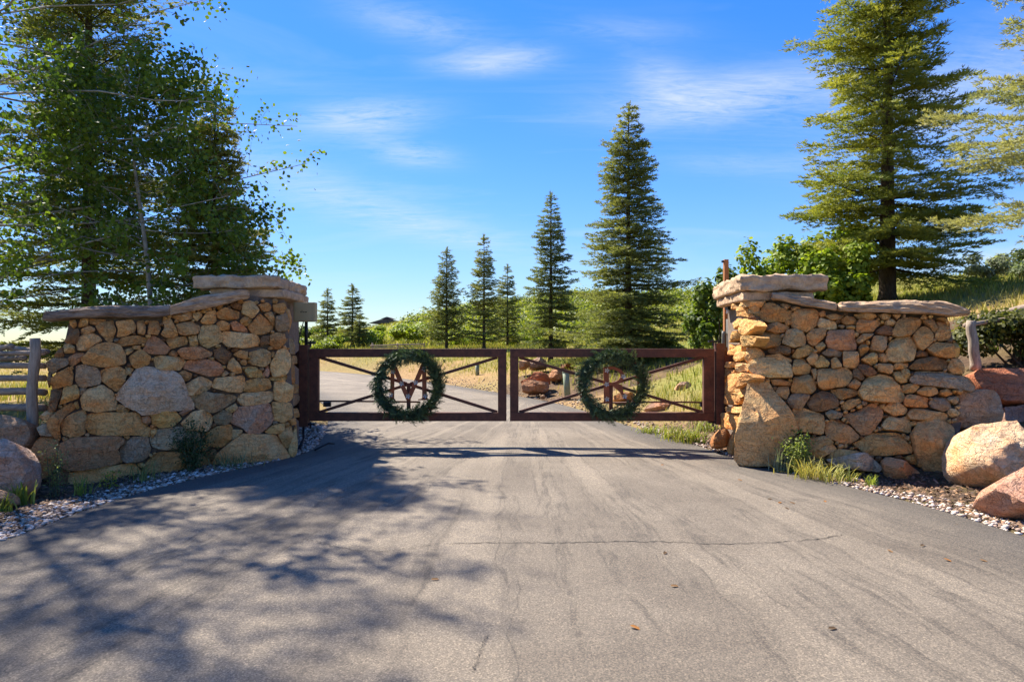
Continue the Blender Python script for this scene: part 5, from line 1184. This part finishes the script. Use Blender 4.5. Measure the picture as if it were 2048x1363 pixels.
boulder('rounded rust-red rock behind the flat-topped block', 'P', [(1040, 762), (1062, 754), (1066, 747), (1080, 745), (1096, 750), (1103, 762), (1095, 768), (1050, 767)], 20.4, 'r', .25, 12, (.38, .15, .07), bg_)
boulder('pale orange rock uphill of the rust-red one', 'P', [(1098, 746), (1105, 741), (1128, 741), (1130, 755), (1118, 760), (1100, 756)], 21.2, 'o', .25, 13, (.45, .27, .15), bg_)
boulder('grey-tan boulder near the dark spruce trunk beyond the gate', 'P', [(1058, 722), (1075, 716), (1092, 720), (1094, 733), (1070, 737), (1058, 735)], 23.5, 'g', .25, 14, (.36, .27, .19), bg_)
boulder('small rock at the left end of the rock group beyond the gate', 'P', [(1038, 722), (1052, 718), (1062, 726), (1052, 734), (1038, 735)], 23, 'o', .2, 15, (.44, .29, .17), bg_)
boulder('shaded brown boulder right of the dark spruce trunk', 'P', [(1122, 728), (1132, 724), (1146, 725), (1148, 736), (1124, 736)], 23.5, 'o', .25, 16, (.34, .19, .11), bg_)
boulder('pale pink rock on the grass beyond the R leaf', 'P', [(1351, 775), (1356, 767), (1378, 765), (1389, 769), (1391, 781), (1375, 784), (1352, 784)], 16.3, 'p', .22, 17, (.58, .38, .25), bg_)
boulder('long pinkish sandstone block low beyond the R leaf', 'P', [(1291, 814), (1298, 807), (1345, 805), (1355, 812), (1350, 824), (1300, 826)], 14.6, 'p', .24, 18, (.52, .31, .20), bg_, rough=.6)
boulder('orange rock seen through the R wreath', 'P', [(1228, 790), (1245, 786), (1270, 785), (1272, 797), (1240, 801), (1228, 798)], 16.2, 'o', .2, 19, (.50, .27, .12), bg_)
boulder('small brown rock at the road edge left of the green marker', 'P', [(1080, 791), (1088, 788), (1093, 792), (1090, 796), (1081, 796)], 18.6, 'o', .08, 20, (.34, .22, .13), bg_, back=.15)
boulder('grey weathered rock on the slope right of the wall end', 'P', [(1948, 618), (1955, 610), (1972, 604), (1988, 605), (1980, 613), (1960, 621)], 13.5, 'g', .12, 21, (.42, .38, .33), 'rocks on the right slope', back=.3)
boulder('pinkish rock on the slope near the right edge', 'P', [(1995, 616), (2003, 606), (2020, 601), (2030, 604), (2015, 614), (2000, 619)], 13.6, 'p', .12, 22, (.46, .35, .27), 'rocks on the right slope', back=.3)

# ------------------------------------------------------------------ fences
def log_mesh(a, c, r0, r1, seed, n=10, seg=9):
    a, c = Vector(a), Vector(c); mb = MB(); pts = []; rs = []
    for i in range(seg):
        t = i/(seg-1); p_ = a+(c-a)*t; p_ += Vector((mnoise.noise((t*3, seed, 0)), mnoise.noise((t*3, seed, 5)), mnoise.noise((t*3, seed, 9))))*r0*.5; pts.append(p_); rs.append((r0+(r1-r0)*t)*(1+.12*mnoise.noise((t*6, seed, 3))))
    mb.tube(pts, rs, n); return mb
def P3(px_, py_, Y_): return Vector(((px_-1024)/F*Y_, Y_, CAMZ+(681.5-py_)/F*Y_))
fl = empty('split_rail_fence', P3(62, 878, 8.2), 'weathered grey split-rail fence running left from the left wall', 'fence'); L = fl.location
off_to(log_mesh(P3(61, 880, 8.2), P3(70, 676, 8.15), .062, .056, 1, 8), L).build('post', M['old_wood'], fl, smooth=True)
for i, (ya, yb, r_) in enumerate([(709, 706, .030), (728, 731, .038), (756, 756, .040), (782, 784, .045), (813, 815, .045)]):
    off_to(log_mesh(P3(90, yb, 8.38), P3(-190, ya, 8.9), r_, r_*1.1, 20+i, 9), L).build('rail', M['old_rail'], fl, smooth=True)
for i, (a, c) in enumerate([((-20, 700, 8.7), (24, 692, 8.5)), ((-60, 719, 9.2), (50, 716, 8.6)), ((95, 703, 8.75), (-40, 690, 9.4))]):
    off_to(log_mesh(P3(*a), P3(*c), .035, .032, 40+i, 8), L).build('rail', M['old_rail'], fl, smooth=True)
fr_ = empty('log_fence', P3(1947, 738, 8.9), 'grey log fence post and rails right of the right wall', 'fence'); L = fr_.location
off_to(log_mesh(P3(1950, 740, 8.9), P3(1943, 641, 8.9), .066, .056, 5, 8), L).build('post', M['old_wood'], fr_, smooth=True)
for i, (a, c, r_) in enumerate([((1930, 650, 9.0), (2022, 637, 9.4), .030), ((1958, 637, 10.6), (2180, 590, 9.6), .062), ((2006, 648, 9.5), (2150, 622, 9.1), .055), ((2020, 672, 9.6), (2150, 645, 9.2), .05)]):
    off_to(log_mesh(P3(*a), P3(*c), r_, r_, 60+i, 9), L).build('rail', M['old_rail'], fr_, smooth=True)
ff = empty('far_rail_fence', P3(820, 692, 41), 'thin far rail fence behind the M wreath', 'fence'); L = ff.location
for i, (a, c) in enumerate([((740, 691, 41), (850, 688, 41)), ((742, 695, 41), (852, 693, 41))]):
    off_to(log_mesh(P3(*a), P3(*c), .05, .05, 80+i, 6), L).build('rail', M['old_rail'], ff, smooth=True)
for i, x in enumerate((745, 795, 848)): off_to(log_mesh(P3(x, 702, 41.1), P3(x, 686, 41.1), .06, .06, 90+i, 6), L).build('post', M['old_wood'], ff, smooth=True)

# ------------------------------------------------------------------ utilities beside the right pillar, markers, far house
up = empty('utility_post', P3(1452, 735, 11.3), 'orange-brown wooden utility post behind the right pillar', 'post'); L = up.location
off_to(MB().box(P3(1447.5, 0, 11.3).x, P3(1456, 0, 11.3).x, 11.26, 11.34, .3, P3(0, 519, 11.3).z), L).build('timber', M['orange_wood'], up, bevel=.004)
off_to(MB().box(P3(1452, 0, 11.24).x, P3(1469, 0, 11.24).x, 11.13, 11.25, P3(0, 668, 11.2).z, P3(0, 638, 11.2).z), L).build('meter_box', M['grey_box'], up, bevel=.006)
off_to(MB().box(P3(1453, 0, 11.24).x, P3(1466, 0, 11.24).x, 11.15, 11.25, P3(0, 694, 11.2).z, P3(0, 669, 11.2).z), L).build('meter_box', M['grey_box'], up, bevel=.006)
off_to(MB().tube([P3(1447, 740, 11.22), P3(1447, 668, 11.22), P3(1447.5, 662, 11.22)], .03, 10), L).build('conduit', M['grey_box'], up, smooth=True)
off_to(MB().box(P3(1443, 0, 11.3).x, P3(1450, 0, 11.3).x, 11.27, 11.31, P3(0, 525, 11.3).z, P3(0, 521, 11.3).z), L).build('wire_clip', M['dark_metal'], up)
lp = empty('lamp', P3(1462, 618, 10.5), 'small black downlight under the right pillar cap', 'lamp'); L = lp.location
off_to(MB().box(P3(1452, 0, 10.5).x, P3(1470, 0, 10.5).x, 10.42, 10.55, P3(0, 619, 10.5).z, P3(0, 611, 10.5).z), L).build('housing', M['dark_metal'], lp, bevel=.006)
off_to(MB().tube([P3(1456, 619, 10.48), P3(1456, 627, 10.48)], [.022, .030], 12), L).build('lens', M['white'], lp, smooth=True)
def marker(label, px_, y0p, y1p, Y_, r_, mat, lean=0.):
    a = P3(px_, y1p, Y_); c = P3(px_+lean, y0p, Y_); zg = hz(a.x, a.y); g = empty('marker_post', (a.x, a.y, min(a.z, zg)-.05), label, 'marker post', 'marker posts beyond the gate'); L = g.location
    off_to(MB().tube([(a.x, a.y, min(a.z, zg)-.05), c], r_, 14), L).build('tube', mat, g, smooth=True); off_to(MB().tube([c, c+Vector((0, 0, .015)), c+Vector((0, 0, .03))], [r_*1.12, r_*1.12, r_*.7], 14), L).build('cap', mat, g, smooth=True)
marker('leaning pale green utility marker beyond the gate, right of the rocks', 1136, 744, 786, 18.2, .085, M['green_pipe'], -4.5)
marker('small pale green marker farther up the bank', 955, 729, 748, 26.0, .075, M['green_pipe'], -.5)
marker('short dark stake on the dry bank right of the M wreath', 889, 720, 733, 31, .06, M['bark'], -1)
ho = empty('house', P3(775, 652, 110), 'distant brown house on the skyline left of the hill', 'house'); L = ho.location
a = P3(758, 655, 110); zb = min(a.z, hz(a.x, 110))-1; x0, x1 = P3(763, 0, 110).x, P3(792, 0, 110).x; ze = P3(0, 645, 110).z; zr = P3(0, 638, 110).z; xa, xb = P3(768, 0, 110).x, P3(786, 0, 110).x
off_to(MB().box(x0, x1, 108, 114, zb, ze), L).build('wall', M['house'], ho)
off_to(MB().prism([(x0-1.6, ze-.15), (x1+2.0, ze-.15), (xb, ze+.45), (xa, ze+.45)], 107.3, 114.7), L).build('roof', M['roof'], ho)
off_to(MB().box(xa+.1, xb-.3, 109, 112, ze+.45, zr), L).build('upper_wall', M['house'], ho)
off_to(MB().prism([(xa-.3, zr), (xb+.2, zr), ((xa+xb)/2, zr+.35)], 108.5, 112.5), L).build('upper_roof', M['roof'], ho)
for k in range(4):
    x = x0+.3+k*.55; off_to(MB().box(x, x+.35, 107.96, 108.02, ze-1.1, ze-.45), L).build('window', M['glass'], ho)
